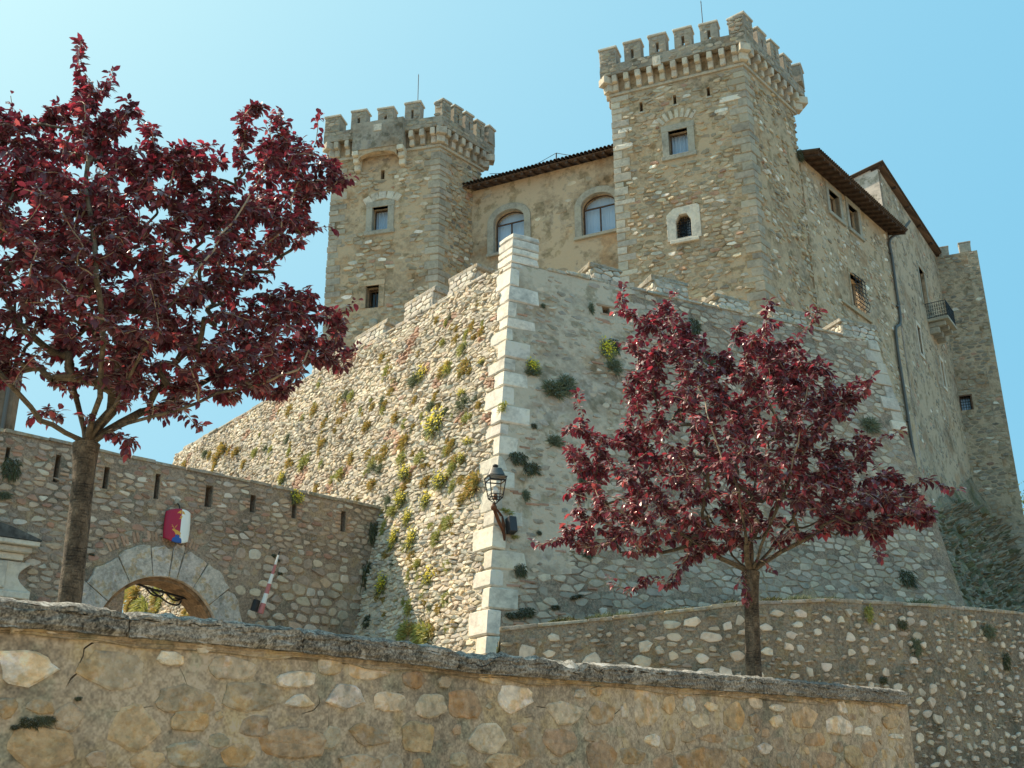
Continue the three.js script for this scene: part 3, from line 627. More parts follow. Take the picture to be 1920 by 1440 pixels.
// ---- right (taller) tower
const yC2 = P(1392, 118, 44).y;
const C2 = P(1392, 118, 44), TL2 = PH(1146, 178, yC2), TR2 = PH(1490, 210, yC2);
const plan2 = [TL2, C2, TR2, TL2.clone().add(azDir(17).multiplyScalar(5.6))];
const tower2 = thing('castle_tower', 'taller square battlemented tower with grey-framed window above a barred window', 'tower', 'castle towers');
{
  const f = vface(V(TL2.x, ybase, TL2.z), C2), fr = vface(V(C2.x, ybase, C2.z), TR2), yT = yC2 + 1.2, vT = yT - ybase;
  const wa = f.rect(1254, 243, 1290, 290), wb = f.rect(1267, 401, 1297, 446), slits = [f.rect(1199, 191, 1205, 210), f.rect(1262, 178, 1268, 196), f.rect(1325, 163, 1331, 181)];
  const shoulder = [[wb[0], wb[2]], [wb[1], wb[2]], [wb[1], wb[3] - 0.34], [wb[1] - 0.2, wb[3]], [wb[0] + 0.2, wb[3]], [wb[0], wb[3] - 0.34]];
  towerBody(tower2, plan2, yT, [[rectPoly(wa), shoulder, ...slits.map(rectPoly)]], M.towerPlaster);
  windowIn(tower2, f, wa, { fw: 0.33, mull: false, lit: true, set: 0.42 });
  const wbG = subgroup(tower2, 'window');
  {
    const o = [wb[0] - 0.4, wb[1] + 0.42, wb[2] - 0.08, wb[3] + 0.4];
    const s = new THREE.Shape([[o[0], o[2]], [o[1], o[2]], [o[1], o[3] - 0.1], [o[1] - 0.1, o[3]], [o[0] + 0.35, o[3] - 0.05], [o[0], o[3] - 0.35]].map((q) => new THREE.Vector2(...q)));
    s.holes.push(new THREE.Path(shoulder.map((q) => new THREE.Vector2(...q))));
    const g = new THREE.ExtrudeGeometry(s, { depth: 0.2, bevelEnabled: true, bevelSize: 0.012, bevelThickness: 0.012, bevelSegments: 1 }); g.translate(0, 0, -0.16); g.applyMatrix4(f.m);
    part(wbG, 'frame', g, M.paleStone);
    part(wbG, 'sill', block(f, o[0] + 0.1, o[1] - 0.1, wb[2] - 0.26, wb[2] - 0.085, -0.2, 0.12, { r: 0.03 }), M.paleStone);
    for (let i = 1; i < 7; i++) { const u = mix(wb[0], wb[1], i / 7); part(wbG, 'bar', block(f, u - 0.014, u + 0.014, wb[2], wb[3], -0.34, -0.31, { r: 0.005 }), M.iron); }
    for (let i = 1; i < 9; i++) { const v = mix(wb[2], wb[3], i / 9); part(wbG, 'bar', block(f, wb[0], wb[1], v - 0.014, v + 0.014, -0.31, -0.28, { r: 0.005 }), M.iron); }
    part(wbG, 'pane', faceQuad(f, [[wb[0], wb[2], -0.5], [wb[1], wb[2], -0.5], [wb[1], wb[3], -0.5], [wb[0], wb[3], -0.5]]), M.glass);
    part(wbG, 'curtain', faceQuad(f, [[mix(wb[0], wb[1], 0.55), wb[2], -0.7], [wb[1], wb[2], -0.7], [wb[1], wb[3], -0.7], [mix(wb[0], wb[1], 0.55), wb[3], -0.7]]), M.curtain);
  }
  for (const s of slits) part(tower2, 'slit_frame', block(f, s[0] - 0.05, s[1] + 0.1, s[2] - 0.1, s[2] - 0.005, -0.1, 0.05, { col: [0.5, 0.45, 0.36], r: 0.01 }), M.stone);
  // relieving arch over the upper window
  for (let i = 0; i < 7; i++) {
    const a = mix(-0.62, 0.62, i / 6), c = [(wa[0] + wa[1]) / 2, wa[3] - 0.45], ff = new Face(f.at(c[0], c[1]), f.at(c[0] + Math.cos(-a), c[1] + Math.sin(-a)), f.v);
    part(tower2, 'voussoir', block(ff, -0.09, 0.09, 1.12, 1.62, -0.1, 0.05, { r: 0.02, wob: 0.015, col: jitterCol([0.60, 0.53, 0.41]) }), M.stone);
  }
  const q = quoins(tower2, f, fr, 15, yC2 - 0.2, ybase, [0.42, 0.365, 0.28]);
  const qL = quoins(tower2, vface(V(plan2[3].x, ybase, plan2[3].z), TL2), f, 15, yC2 - 0.2, ybase, [0.52, 0.47, 0.38]);
  const fl = f.len, qa = (v) => { const z = q.find((s) => v >= s[0] && v < s[1]); return z ? [z[2], z[3]] : [0.4, 0.4]; }, qb = (v) => { const z = qL.find((s) => v >= s[0] && v < s[1]); return z ? z[3] : 0.4; };
  const white = [[1370, 185, 44, 10, 0], [1352, 208, 26, 7, 0], [1172, 245, 26, 9, 0], [1170, 275, 34, 9, 0], [1160, 300, 22, 12, 0], [1150, 420, 14, 14, 0]];
  const extra = white.map(([x, y, w, h]) => { const r = f.rect(x - w / 2, y - h / 2, x + w / 2, y + h / 2); return { poly: chaikin([[r[0], r[2]], [r[1], r[2] + 0.02], [r[1], r[3]], [r[0] + 0.04, r[3]]], 0.14), c: [(r[0] + r[1]) / 2, (r[2] + r[3]) / 2], h: 0.06, col: jitterCol([0.76, 0.71, 0.61], 0.06), rough: 0.2 }; }).filter((s) => s.c[0] > 0.5 && s.c[0] < fl - 0.6);
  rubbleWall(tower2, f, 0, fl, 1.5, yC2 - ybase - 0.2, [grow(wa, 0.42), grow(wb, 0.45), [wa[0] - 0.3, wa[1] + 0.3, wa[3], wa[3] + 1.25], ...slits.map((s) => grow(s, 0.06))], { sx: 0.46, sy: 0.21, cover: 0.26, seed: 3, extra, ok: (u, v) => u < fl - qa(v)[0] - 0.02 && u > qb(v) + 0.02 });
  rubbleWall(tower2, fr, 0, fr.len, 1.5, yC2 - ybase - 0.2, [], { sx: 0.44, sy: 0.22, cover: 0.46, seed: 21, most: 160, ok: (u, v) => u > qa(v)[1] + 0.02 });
  battlements(tower2, plan2, yC2, { merlons: [6, 5, 6, 5], corbels: [11, 8, 8, 8], mw: 0.88, col: [0.34, 0.30, 0.24], corbCol: [0.60, 0.53, 0.42] });
  const pl = f.rect(1224, 106, 1239, 123), fo = vface(offPoly(plan2, 0.45)[0].setY(ybase), offPoly(plan2, 0.45)[1]), pq = fo.rect(1224, 106, 1239, 123);
  const plaque = subgroup(tower2, 'plaque'); void pl;
  part(plaque, 'slab', block(fo, pq[0], pq[1], pq[2], pq[3], -0.05, 0.06, { r: 0.02 }), M.paleStone);
  part(plaque, 'shield', block(fo, mix(pq[0], pq[1], 0.3), mix(pq[0], pq[1], 0.72), mix(pq[2], pq[3], 0.22), mix(pq[2], pq[3], 0.8), 0.05, 0.10, { r: 0.02, shape: (x, y, z) => { const c = mix(pq[0], pq[1], 0.51), k = clamp((y - pq[2]) / (pq[3] - pq[2]) * 1.6, 0.2, 1); return [c + (x - c) * k, y, z]; } }), M.paleStone);
}
// ---- left tower
const C1p = (() => { const CR = P(1150, 287, 46.5); return CR; })();           // where the curtain's eaves meet the right tower
const CLp = PH(885, 355, C1p.y);
const yC1 = P(825, 270, 47.94).y, C1 = P(825, 270, 47.94), TL1 = PH(625, 300, yC1);
const TR1 = C1.clone().add(azDir(41).multiplyScalar(3.3));
const plan1 = [TL1, C1, TR1, TL1.clone().add(azDir(9).multiplyScalar(5.2))];
const tower1 = thing('castle_tower', 'lower square battlemented tower with a small box machicolation on two big corbels', 'tower', 'castle towers');
{
  const f = vface(V(TL1.x, ybase, TL1.z), C1), fr = vface(V(C1.x, ybase, C1.z), TR1), yT = yC1 + 1.2;
  const wa = f.rect(698, 388, 727, 432), wb = f.rect(686, 536, 710, 577), sl = f.rect(714, 319, 721, 336);
  towerBody(tower1, plan1, yT, [[rectPoly(wa), rectPoly(wb), rectPoly(sl)]], M.towerPlaster);
  windowIn(tower1, f, wa, { fw: 0.34, mull: false, lit: true, set: 0.42 });
  windowIn(tower1, f, wb, { fw: 0.3, mat: M.wingPlaster, mull: true, set: 0.45, sill: false });
  for (let i = 0; i < 5; i++) {
    const a = mix(-0.55, 0.55, i / 4), c = [(wa[0] + wa[1]) / 2 + 0.1, wa[3] - 0.9], ff = new Face(f.at(c[0], c[1]), f.at(c[0] + Math.cos(-a), c[1] + Math.sin(-a)), f.v);
    part(tower1, 'voussoir', block(ff, -0.2, 0.2, 1.35, 1.8, -0.1, 0.05, { r: 0.03, wob: 0.02, col: jitterCol([0.66, 0.60, 0.49]) }), M.stone);
  }
  const q = quoins(tower1, f, fr, 15, yC1 - 0.2, ybase, [0.43, 0.375, 0.29]);
  const qL = quoins(tower1, vface(V(plan1[3].x, ybase, plan1[3].z), TL1), f, 15, yC1 - 0.2, ybase, [0.42, 0.37, 0.29]);
  const fl = f.len, qa = (v) => { const z = q.find((s) => v >= s[0] && v < s[1]); return z ? [z[2], z[3]] : [0.4, 0.4]; }, qb = (v) => { const z = qL.find((s) => v >= s[0] && v < s[1]); return z ? z[3] : 0.4; };
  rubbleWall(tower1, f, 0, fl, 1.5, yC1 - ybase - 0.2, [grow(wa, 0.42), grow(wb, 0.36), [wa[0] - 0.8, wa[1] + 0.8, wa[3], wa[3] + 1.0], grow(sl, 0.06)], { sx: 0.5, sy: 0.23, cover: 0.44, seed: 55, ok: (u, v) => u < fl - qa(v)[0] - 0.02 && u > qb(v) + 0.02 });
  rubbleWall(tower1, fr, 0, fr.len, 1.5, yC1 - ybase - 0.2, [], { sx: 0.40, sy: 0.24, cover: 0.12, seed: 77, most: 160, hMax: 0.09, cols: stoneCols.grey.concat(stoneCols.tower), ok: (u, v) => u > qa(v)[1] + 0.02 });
  // box machicolation on two corbels with a flat arch between
  const bx = f.rect(668, 290, 762, 330), yc = yC1 - ybase, o = 0.66;
  battlements(tower1, plan1, yC1, { merlons: [5, 5, 5, 5], mws: [0.88, 0.62, 0.62, 0.62], corbels: [10, 6, 8, 6], mw: 0.88, col: [0.34, 0.305, 0.245], corbCol: [0.54, 0.48, 0.385] });
  const mb = subgroup(tower1, 'box_machicolation');
  part(mb, 'wall', block(f, bx[0], bx[1], yc - 0.06, yc + 1.6, 0.1, o, { dense: 0.25, wob: 0.015, col: [0.36, 0.32, 0.255] }), M.parapetV);
  for (const uc of [bx[0] + 0.17, bx[1] - 0.17]) part(mb, 'corbel', merge([block(f, uc - 0.18, uc + 0.18, yc - 1.05, yc - 0.68, -0.1, 0.26, { r: 0.07, seg: 2, col: [0.64, 0.58, 0.46] }), block(f, uc - 0.18, uc + 0.18, yc - 0.68, yc - 0.36, -0.1, 0.46, { r: 0.07, seg: 2, col: [0.66, 0.60, 0.48] }), block(f, uc - 0.18, uc + 0.18, yc - 0.36, yc - 0.062, -0.1, o, { r: 0.05, seg: 2, col: [0.66, 0.60, 0.48] })]), M.stone);
  { const a0 = bx[0] + 0.36, a1 = bx[1] - 0.36, s = new THREE.Shape([[a0, yc - 0.065], [a1, yc - 0.065], [a1, yc - 0.6], ...Array.from({ length: 9 }, (_, i) => { const t = Math.PI * i / 8; return [mix(a0, a1, 0.5) + (a1 - a0) / 2 * Math.cos(t) * 0.98, yc - 0.6 + 0.34 * Math.sin(t)]; }), [a0, yc - 0.6]].map((q2) => new THREE.Vector2(...q2))); const g = new THREE.ExtrudeGeometry(s, { depth: 0.3, bevelEnabled: false }); g.translate(0, 0, o - 0.36); g.applyMatrix4(f.m); part(mb, 'arch', g, M.towerPlaster); }
  const pq = f.rect(703, 240, 717, 257), ww = 0.45; part(tower1, 'plaque', block(f, pq[0] + 0.2, pq[0] + 0.2 + ww, yc + 0.95, yc + 1.35, o - 0.05, o + 0.05, { r: 0.02 }), M.paleStone);
  // round boss of stone low on the wall
  const bs = f.hit(700, 606), bg = new THREE.SphereGeometry(0.24, 12, 8); bg.scale(1, 1, 0.6); bg.translate(bs[0], bs[1], 0.02); bg.applyMatrix4(f.m); part(tower1, 'boss', bg, M.greyStone);
}
// ---- roof edge: soffit boards, rafters, gutter tiles
function eaves(owner, f, v, u0, u1, over, { pitch = 0.3, rafter = 0.55, deep = 5, tileW = 0.21 } = {}) {
  const roof = subgroup(owner, 'roof'), up = pitch;
  const shp = (u0_, u1_, n0, n1, t0, t1) => { const pts = []; for (const [n, t] of [[n0, t0], [n1, t0], [n1, t1], [n0, t1]]) pts.push([n, v + t - n * up]); const g = new THREE.BufferGeometry(), p = []; const c = (u, i) => f.at(u, pts[i][1], pts[i][0]); const quad = (a, b, d, e) => { for (const q of [a, b, d, a, d, e]) p.push(q.x, q.y, q.z); }; for (let i = 0; i < 4; i++) quad(c(u0_, i), c(u1_, i), c(u1_, (i + 1) % 4), c(u0_, (i + 1) % 4)); quad(c(u0_, 0), c(u0_, 1), c(u0_, 2), c(u0_, 3)); quad(c(u1_, 3), c(u1_, 2), c(u1_, 1), c(u1_, 0)); g.setAttribute('position', new THREE.Float32BufferAttribute(p, 3)); g.computeVertexNormals(); const uv = new Float32Array(p.length / 3 * 2); for (let i = 0; i < uv.length / 2; i++) { uv[2 * i] = p[3 * i] * 0.7 + p[3 * i + 2] * 0.7; uv[2 * i + 1] = p[3 * i + 1]; } g.setAttribute('uv', new THREE.BufferAttribute(uv, 2)); return g; };
  part(roof, 'boarding', shp(u0, u1, -deep, over - 0.03, 0.14, 0.2), M.brickred);
  for (let u = u0 + 0.1; u < u1; u += rafter) part(roof, 'rafter', shp(u, u + 0.12, -0.4, over - 0.06, 0.0, 0.138), M.wood);
  const gs = [];
  for (let u = u0; u < u1; u += tileW) {
    for (const [conv, dv] of [[1, 0.27], [0, 0.22]]) {
      const g = new THREE.CylinderGeometry(tileW * 0.42, tileW * 0.5, Math.hypot(deep, deep * up) + over, 7, 1, true, conv ? -Math.PI / 2 : Math.PI / 2, Math.PI);
      g.rotateX(Math.PI / 2 + Math.atan(up)); const mid = (over - deep) / 2 + 0.05;
      g.translate(u + (conv ? 0 : tileW / 2), v + dv - mid * up + (conv ? 0 : 0.1), mid); g.applyMatrix4(f.m); gs.push(g);
    }
  }
  part(roof, 'tiles', merge(gs), M.tile, 'stuff');
  return roof;
}
// ---- curtain between the towers
const palace = thing('palace_wall', 'plastered palace wall with two arched windows between the battlemented towers', 'wall');
{
  const dir = C1p.clone().sub(CLp).setY(0).normalize(), A = CLp.clone().addScaledVector(dir, -1.6), B = C1p.clone().addScaledVector(dir, 1.2);
  const f = vface(V(A.x, ybase, A.z), B), top = C1p.y - ybase - 0.15;
  const ws = [[926, 393, 984, 475], [1090, 362, 1150, 437]].map((q) => f.rect(...q));
  ws[1][1] = ws[1][0] + (ws[0][1] - ws[0][0]) * 1.02; ws[0][2] = ws[0][3] - (ws[1][3] - ws[1][2]) * 1.05;
  const polys = ws.map(([a, b, c, d]) => archPoly(a, b, c, d - (b - a) * 0.36, (b - a) * 0.36));
  part(palace, 'wall', slab(f, [[0, 0], [f.len, 0], [f.len, top], [0, top]], polys, 0.7), M.wingPlaster);
  ws.forEach(([a, b, c, d]) => {
    const w = subgroup(palace, 'window'), fw = 0.34, rise = (b - a) * 0.36, sp = d - rise;
    const o = new THREE.Shape(archPoly(a - fw, b + fw, c - 0.02, sp, rise + fw).map((q) => new THREE.Vector2(...q))); o.holes.push(new THREE.Path(archPoly(a, b, c - 0.01, sp, rise).map((q) => new THREE.Vector2(...q))));
    const g = new THREE.ExtrudeGeometry(o, { depth: 0.2, bevelEnabled: true, bevelSize: 0.012, bevelThickness: 0.012, bevelSegments: 1 }); g.translate(0, 0, -0.13); g.applyMatrix4(f.m); part(w, 'frame', g, M.wingStone ?? M.greyStone);
    part(w, 'sill', block(f, a - fw - 0.05, b + fw + 0.05, c - 0.2, c - 0.035, -0.2, 0.16, { r: 0.02 }), M.greyStone);
    const o2 = new THREE.Shape(archPoly(a, b, c, sp, rise).map((q) => new THREE.Vector2(...q))); const bb = 0.07;
    o2.holes.push(new THREE.Path([[a + bb, c + bb], [(a + b) / 2 - bb / 2, c + bb], [(a + b) / 2 - bb / 2, sp - bb / 2], [a + bb, sp - bb / 2]].map((q) => new THREE.Vector2(...q))));
    o2.holes.push(new THREE.Path([[(a + b) / 2 + bb / 2, c + bb], [b - bb, c + bb], [b - bb, sp - bb / 2], [(a + b) / 2 + bb / 2, sp - bb / 2]].map((q) => new THREE.Vector2(...q))));
    o2.holes.push(new THREE.Path(archPoly(a + bb, b - bb, sp + bb / 2, sp + bb / 2 + 0.02, rise - bb - 0.03).map((q) => new THREE.Vector2(...q))));
    const g2 = new THREE.ExtrudeGeometry(o2, { depth: 0.06, bevelEnabled: false }); g2.translate(0, 0, -0.36); g2.applyMatrix4(f.m); part(w, 'casement', g2, M.wood);
    const pg = new THREE.ShapeGeometry(new THREE.Shape(archPoly(a, b, c, sp, rise).map((q) => new THREE.Vector2(...q)))); pg.translate(0, 0, -0.33); pg.applyMatrix4(f.m); part(w, 'pane', pg, M.glass);
    part(w, 'curtain', curtainGeo(f, a, b, c, d, -0.55), M.curtain);
  });
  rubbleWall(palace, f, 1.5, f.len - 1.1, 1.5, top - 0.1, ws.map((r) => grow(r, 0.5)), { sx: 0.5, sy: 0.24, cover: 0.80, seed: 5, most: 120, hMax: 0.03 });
  eaves(palace, f, top, 1.2, f.len - 0.8, 0.75, { rafter: 0.5 });
}
// ---- right wing, flush with the tower's side
const wing = thing('castle_wing', 'tan plastered castle wing with two small windows under deep wooden eaves', 'wing');
const FW = vface(V(C2.x, ybase - 8, C2.z), TR2);                                   // same plane as the tower's right side
const wingEndU = FW.hit(1668, 470)[0];
{
  const u0 = FW.uv(TR2)[0] + 0.01, top = FW.hit(1497, 291)[1], base = 0;
  const wins = [FW.rect(1556, 364, 1574, 404), FW.rect(1593, 391, 1609, 434)], barred = FW.rect(1597, 523, 1618, 580);
  part(wing, 'wall', slab(FW, [[u0, base], [wingEndU, base], [wingEndU, top], [u0, top]], [...wins, barred].map(rectPoly), 0.7), M.wingPlaster);
  wins.forEach((r) => windowIn(wing, FW, r, { fw: 0.3, set: 0.35 }));
  const bw = windowIn(wing, FW, barred, { fw: 0.22, set: 0.5, mat: M.wingPlaster, wood: M.iron });
  for (let i = 0; i < 4; i++) { const u = mix(barred[0], barred[1], (i + 0.5) / 4); part(bw, 'bar', tube([FW.at(u, barred[3] + 0.05, 0.02), FW.at(u, barred[3] - 0.1, 0.2), FW.at(u, mix(barred[2], barred[3], 0.45), 0.22), FW.at(u, barred[2] + 0.25, 0.36), FW.at(u, barred[2] - 0.02, 0.05)], 0.018, 18, 5), M.iron); }
  for (let i = 0; i < 8; i++) { const v = mix(barred[2] + 0.1, barred[3] - 0.1, i / 7); part(bw, 'bar', block(FW, barred[0] - 0.03, barred[1] + 0.03, v - 0.014, v + 0.014, 0.19, 0.225, { r: 0.005 }), M.iron); }
  part(wing, 'ledge', block(FW, barred[0] - 1.6, barred[1] + 0.6, barred[2] - 0.3, barred[2] - 0.17, -0.05, 0.14, { r: 0.03, wob: 0.02, col: [0.46, 0.39, 0.28] }), M.stone);
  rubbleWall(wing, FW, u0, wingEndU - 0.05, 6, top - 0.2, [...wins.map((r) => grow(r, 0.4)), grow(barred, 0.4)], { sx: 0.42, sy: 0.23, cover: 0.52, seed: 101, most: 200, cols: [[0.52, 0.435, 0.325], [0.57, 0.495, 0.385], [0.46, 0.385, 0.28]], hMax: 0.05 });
  eaves(wing, FW, top, u0 - 0.0, wingEndU + 0.35, 1.0, { rafter: 0.62, pitch: 0.28, deep: 4.5 });
}
const Q0 = FW.at(wingEndU, 0, -0.02);
// ---- further wing
const wing2dir = azDir(34), Q1 = Q0.clone().addScaledVector(wing2dir, 15.5);
const FW2 = vface(Q0, Q1);
const far = thing('castle_wing', 'grey plastered further castle wing with an iron balcony and a sloping pink gable', 'wing');
{
  const top = FW2.hit(1652, 326)[1], gdir = azDir(-56);
  const G0 = Q0.clone().addScaledVector(gdir, 11), FG = vface(V(G0.x, Q0.y, G0.z), Q0), gl = FG.len;
  const door = FW2.rect(1727, 512, 1736, 570), slits = [FW2.rect(1722, 617, 1727, 660), FW2.rect(1766, 682, 1770, 722)];
  part(far, 'wall', slab(FW2, [[0.01, 0], [FW2.len, 0], [FW2.len, top], [0.01, top]], [door, ...slits].map(rectPoly), 0.7), M.greyPlaster);
  part(far, 'gable', slab(FG, [[0, 10], [gl, 10], [gl, top + 0.1], [0, top + 0.1 - gl * 0.2]], [], 0.5), M.pinkPlaster);
  for (const s of slits) part(far, 'slit_frame', merge([block(FW2, s[0] - 0.16, s[0], s[2], s[3], -0.2, 0.05), block(FW2, s[1], s[1] + 0.16, s[2], s[3], -0.2, 0.05), block(FW2, s[0] - 0.16, s[1] + 0.16, s[3], s[3] + 0.25, -0.2, 0.06), block(FW2, s[0] - 0.16, s[1] + 0.16, s[2] - 0.2, s[2], -0.2, 0.06)]), M.paleStone);
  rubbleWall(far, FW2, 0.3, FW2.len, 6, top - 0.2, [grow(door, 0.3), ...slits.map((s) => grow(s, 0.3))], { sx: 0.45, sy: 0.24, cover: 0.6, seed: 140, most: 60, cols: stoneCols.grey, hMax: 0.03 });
  // roof: thin tiled slab following the rise, with tile ends along the eaves
  eaves(far, FW2, top - 0.05, -0.12, FW2.len + 0.2, 0.35, { rafter: 3, pitch: -0.2, deep: 10 });
  const verge = new Face(FG.at(0, top + 0.1 - gl * 0.2), FG.at(gl + 0.2, top + 0.14), FG.v);
  part(far, 'verge', block(verge, 0, verge.len, 0.003, 0.17, -0.6, 0.13, { r: 0.02, wob: 0.01 }), M.tile);
  // balcony
  const b = subgroup(far, 'balcony'), r = [FW2.hit(1731, 545)[0], 0, FW2.hit(1731, 588)[1], FW2.hit(1731, 541)[1]]; r[1] = r[0] + 2.3;
  part(b, 'platform', block(FW2, r[0] - 0.1, r[1] + 0.1, r[2] - 0.22, r[2] - 0.02, -0.1, 1.25, { r: 0.03 }), M.greyStone);
  for (const uc of [r[0] + 0.25, (r[0] + r[1]) / 2, r[1] - 0.25]) part(b, 'bracket', merge([block(FW2, uc - 0.14, uc + 0.14, r[2] - 0.55, r[2] - 0.222, -0.1, 1.0, { r: 0.08, seg: 2 }), block(FW2, uc - 0.14, uc + 0.14, r[2] - 1.0, r[2] - 0.55, -0.1, 0.6, { r: 0.1, seg: 2 })]), M.greyStone);
  const rails = [], scr = [];
  for (const [p, q] of [[[r[0], 0], [r[0], 1.2]], [[r[0], 1.2], [r[1], 1.2]], [[r[1], 1.2], [r[1], 0]]]) {
    const n = Math.max(6, Math.round(Math.hypot(q[0] - p[0], q[1] - p[1]) / 0.13));
    for (const v of [r[2] + 0.05, r[2] + 1.05]) rails.push(tube([FW2.at(p[0], v, p[1]), FW2.at((p[0] + q[0]) / 2, v, (p[1] + q[1]) / 2), FW2.at(q[0], v, q[1])], 0.022, 4, 5));
    for (let i = 0; i <= n; i++) { const t = i / n, u = mix(p[0], q[0], t), nn = mix(p[1], q[1], t); rails.push(tube([FW2.at(u, r[2], nn), FW2.at(u, r[2] + 0.5, nn), FW2.at(u, r[2] + 1.05, nn)], 0.012, 4, 4)); if (i < n) for (const vv of [0.25, 0.5, 0.75]) { const tg = new THREE.TorusGeometry(0.06, 0.010, 4, 10); const o = FW2.at(mix(u, mix(p[0], q[0], t + 1 / n), 0.5), r[2] + 0.05 + vv, mix(nn, mix(p[1], q[1], t + 1 / n), 0.5)); if (p[0] === q[0]) tg.rotateY(Math.PI / 2); tg.applyMatrix4(new THREE.Matrix4().makeBasis(FW2.u, FW2.v, FW2.n)); tg.translate(o.x, o.y, o.z); scr.push(tg); } }
  }
  part(b, 'railing', merge(rails), M.iron); part(b, 'scrollwork', merge(scr), M.iron);
  windowIn(far, FW2, door, { fw: 0.2, set: 0.3, sill: false, mull: false });
}
// ---- battered foot of the wings
let talusAt;
const talus = thing('battered_foot', 'dark mossy battered masonry at the foot of the castle wings', 'wall');
{
  const vs = 17.5 - Q0.y, lo = 2.5;
  const A = FW2.at(-5, vs - 4.5, 0.02), B = FW2.at(16.5, vs + 2.5, 0.02), out = FW2.n.clone().multiplyScalar(4.2);
  const A0 = A.clone().add(out).setY(lo), B0_ = B.clone().add(out.clone().multiplyScalar(1.25)).setY(lo);
  const rows = 44, cols = 60, G = new Geo();
  for (let j = 0; j <= rows; j++) for (let i = 0; i <= cols; i++) {
    const t = i / cols, s = j / rows, p = A0.clone().lerp(A, s).lerp(B0_.clone().lerp(B, s), t), x = t * 17, y = s * 15;
    p.addScaledVector(FW2.n, 0.10 * N2(x * 0.7, y * 0.7) + 0.05 * N2(x * 2.3, y * 2.3));
    const mo = 0.8 * N2(x * 0.22 + 5, y * 0.16) + 0.5 * N2(x * 0.9, y * 0.6) + 0.4 * N2(x * 2.6, y * 2), k = rr(0.85, 1.15);
    G.v(p, (mo > 0.25 ? [0.15, 0.14, 0.065] : mo > 0.05 ? [0.24, 0.20, 0.125] : [0.36, 0.29, 0.20]).map((z) => z * k), x, y);
  }
  for (let j = 0; j < rows; j++) for (let i = 0; i < cols; i++) { const q = j * (cols + 1) + i; G.tri(q, q + 1, q + cols + 1); G.tri(q + 1, q + cols + 2, q + cols + 1); }
  part(talus, 'wall', G.build(), std({ vertexColors: true, map: texMortar, bumpMap: bumpPlaster, bumpScale: 0.15, name: 'mossy_wall', side: THREE.DoubleSide }));
  const ft = new Face(A0.clone(), V(B0_.x, A0.y, B0_.z), A.clone().sub(A0).normalize()), L = ft.len, H = A.distanceTo(A0), list = [];
  for (const s of cells(0, L, 0.2, H * 1.25, 0.5, 0.26, { gap: 0.03, jit: 0.46 })) {
    const t = s.c[0] / L, hTop = mix(H, B.distanceTo(B0_), t); if (rnd() < 0.35 || s.c[1] > hTop * 0.96 || s.c[0] < 0.2 || s.c[0] > L) continue;
    const want = A0.clone().lerp(A, s.c[1] / hTop).lerp(B0_.clone().lerp(B, s.c[1] / hTop), t), off = want.sub(ft.at(s.c[0], s.c[1])).dot(ft.n);
    list.push({ poly: s.poly, c: s.c, h: Math.max(0.02, off + rr(0.03, 0.16)), col: jitterCol(pick([[0.36, 0.295, 0.21], [0.41, 0.335, 0.24], [0.30, 0.25, 0.175], [0.20, 0.185, 0.10]]), 0.2), rough: 0.5 });
  }
  layStones(talus, ft, list, { most: 160, mat: M.rock });
  talusAt = (x, y) => { const h = ft.hit(x, y); return h[0] > 0.3 && h[0] < L && h[1] > 0.3 && h[1] < H * 0.95 ? ft.at(h[0], h[1], 0.05) : null; };
}
// ---- rear tower
const rear = thing('castle_tower', 'plain rear tower with two small merlons and a barred window beyond the balcony', 'tower', 'castle towers');
{
  const J = FW2.at(14.2, 0, 0), dirn = azDir(112), K0 = J.clone().addScaledVector(dirn, 2.66), back = azDir(20).multiplyScalar(5);
  const J0 = J.clone().addScaledVector(dirn, -1.5).setY(3), K = K0.clone().setY(3);
  const f = vface(J0, K), fr = vface(K, K.clone().add(back)), top = f.hit(1790, 476)[1];
  const win = f.rect(1801, 743, 1821, 769);
  part(rear, 'wall', merge([slab(f, [[0, 0], [f.len, 0], [f.len, top], [0, top]], [rectPoly(win)], 0.7), slab(fr, [[0.01, 0], [fr.len, 0], [fr.len, top], [0.01, top]], [], 0.7)]), M.greyPlaster);
  windowIn(rear, f, win, { fw: 0.1, bars: 3, mull: false, set: 0.3, lit: true, sill: false, mat: M.brickred });
  for (const [a, b, c] of [[1761, 1780, 464], [1800, 1823, 455]]) { const u0 = f.hit(a, 478)[0], u1 = Math.min(f.hit(b, 478)[0], f.len), h = f.hit((a + b) / 2, c)[1] - top, m = subgroup(rear, 'merlon'); part(m, 'body', block(f, u0, u1, top, top + h, -0.5, 0, { r: 0.03, wob: 0.02, col: [0.42, 0.375, 0.30] }), M.stone); part(m, 'cap', block(f, u0 - 0.03, u1 + 0.03, top + h, top + h + 0.1, -0.53, 0.03, { r: 0.02, col: [0.45, 0.36, 0.28] }), M.stone); }
  rubbleWall(rear, f, 1.2, f.len, 3, top, [grow(win, 0.25)], { sx: 0.5, sy: 0.24, cover: 0.35, seed: 210, most: 150, cols: stoneCols.grey, hMax: 0.05 });
}
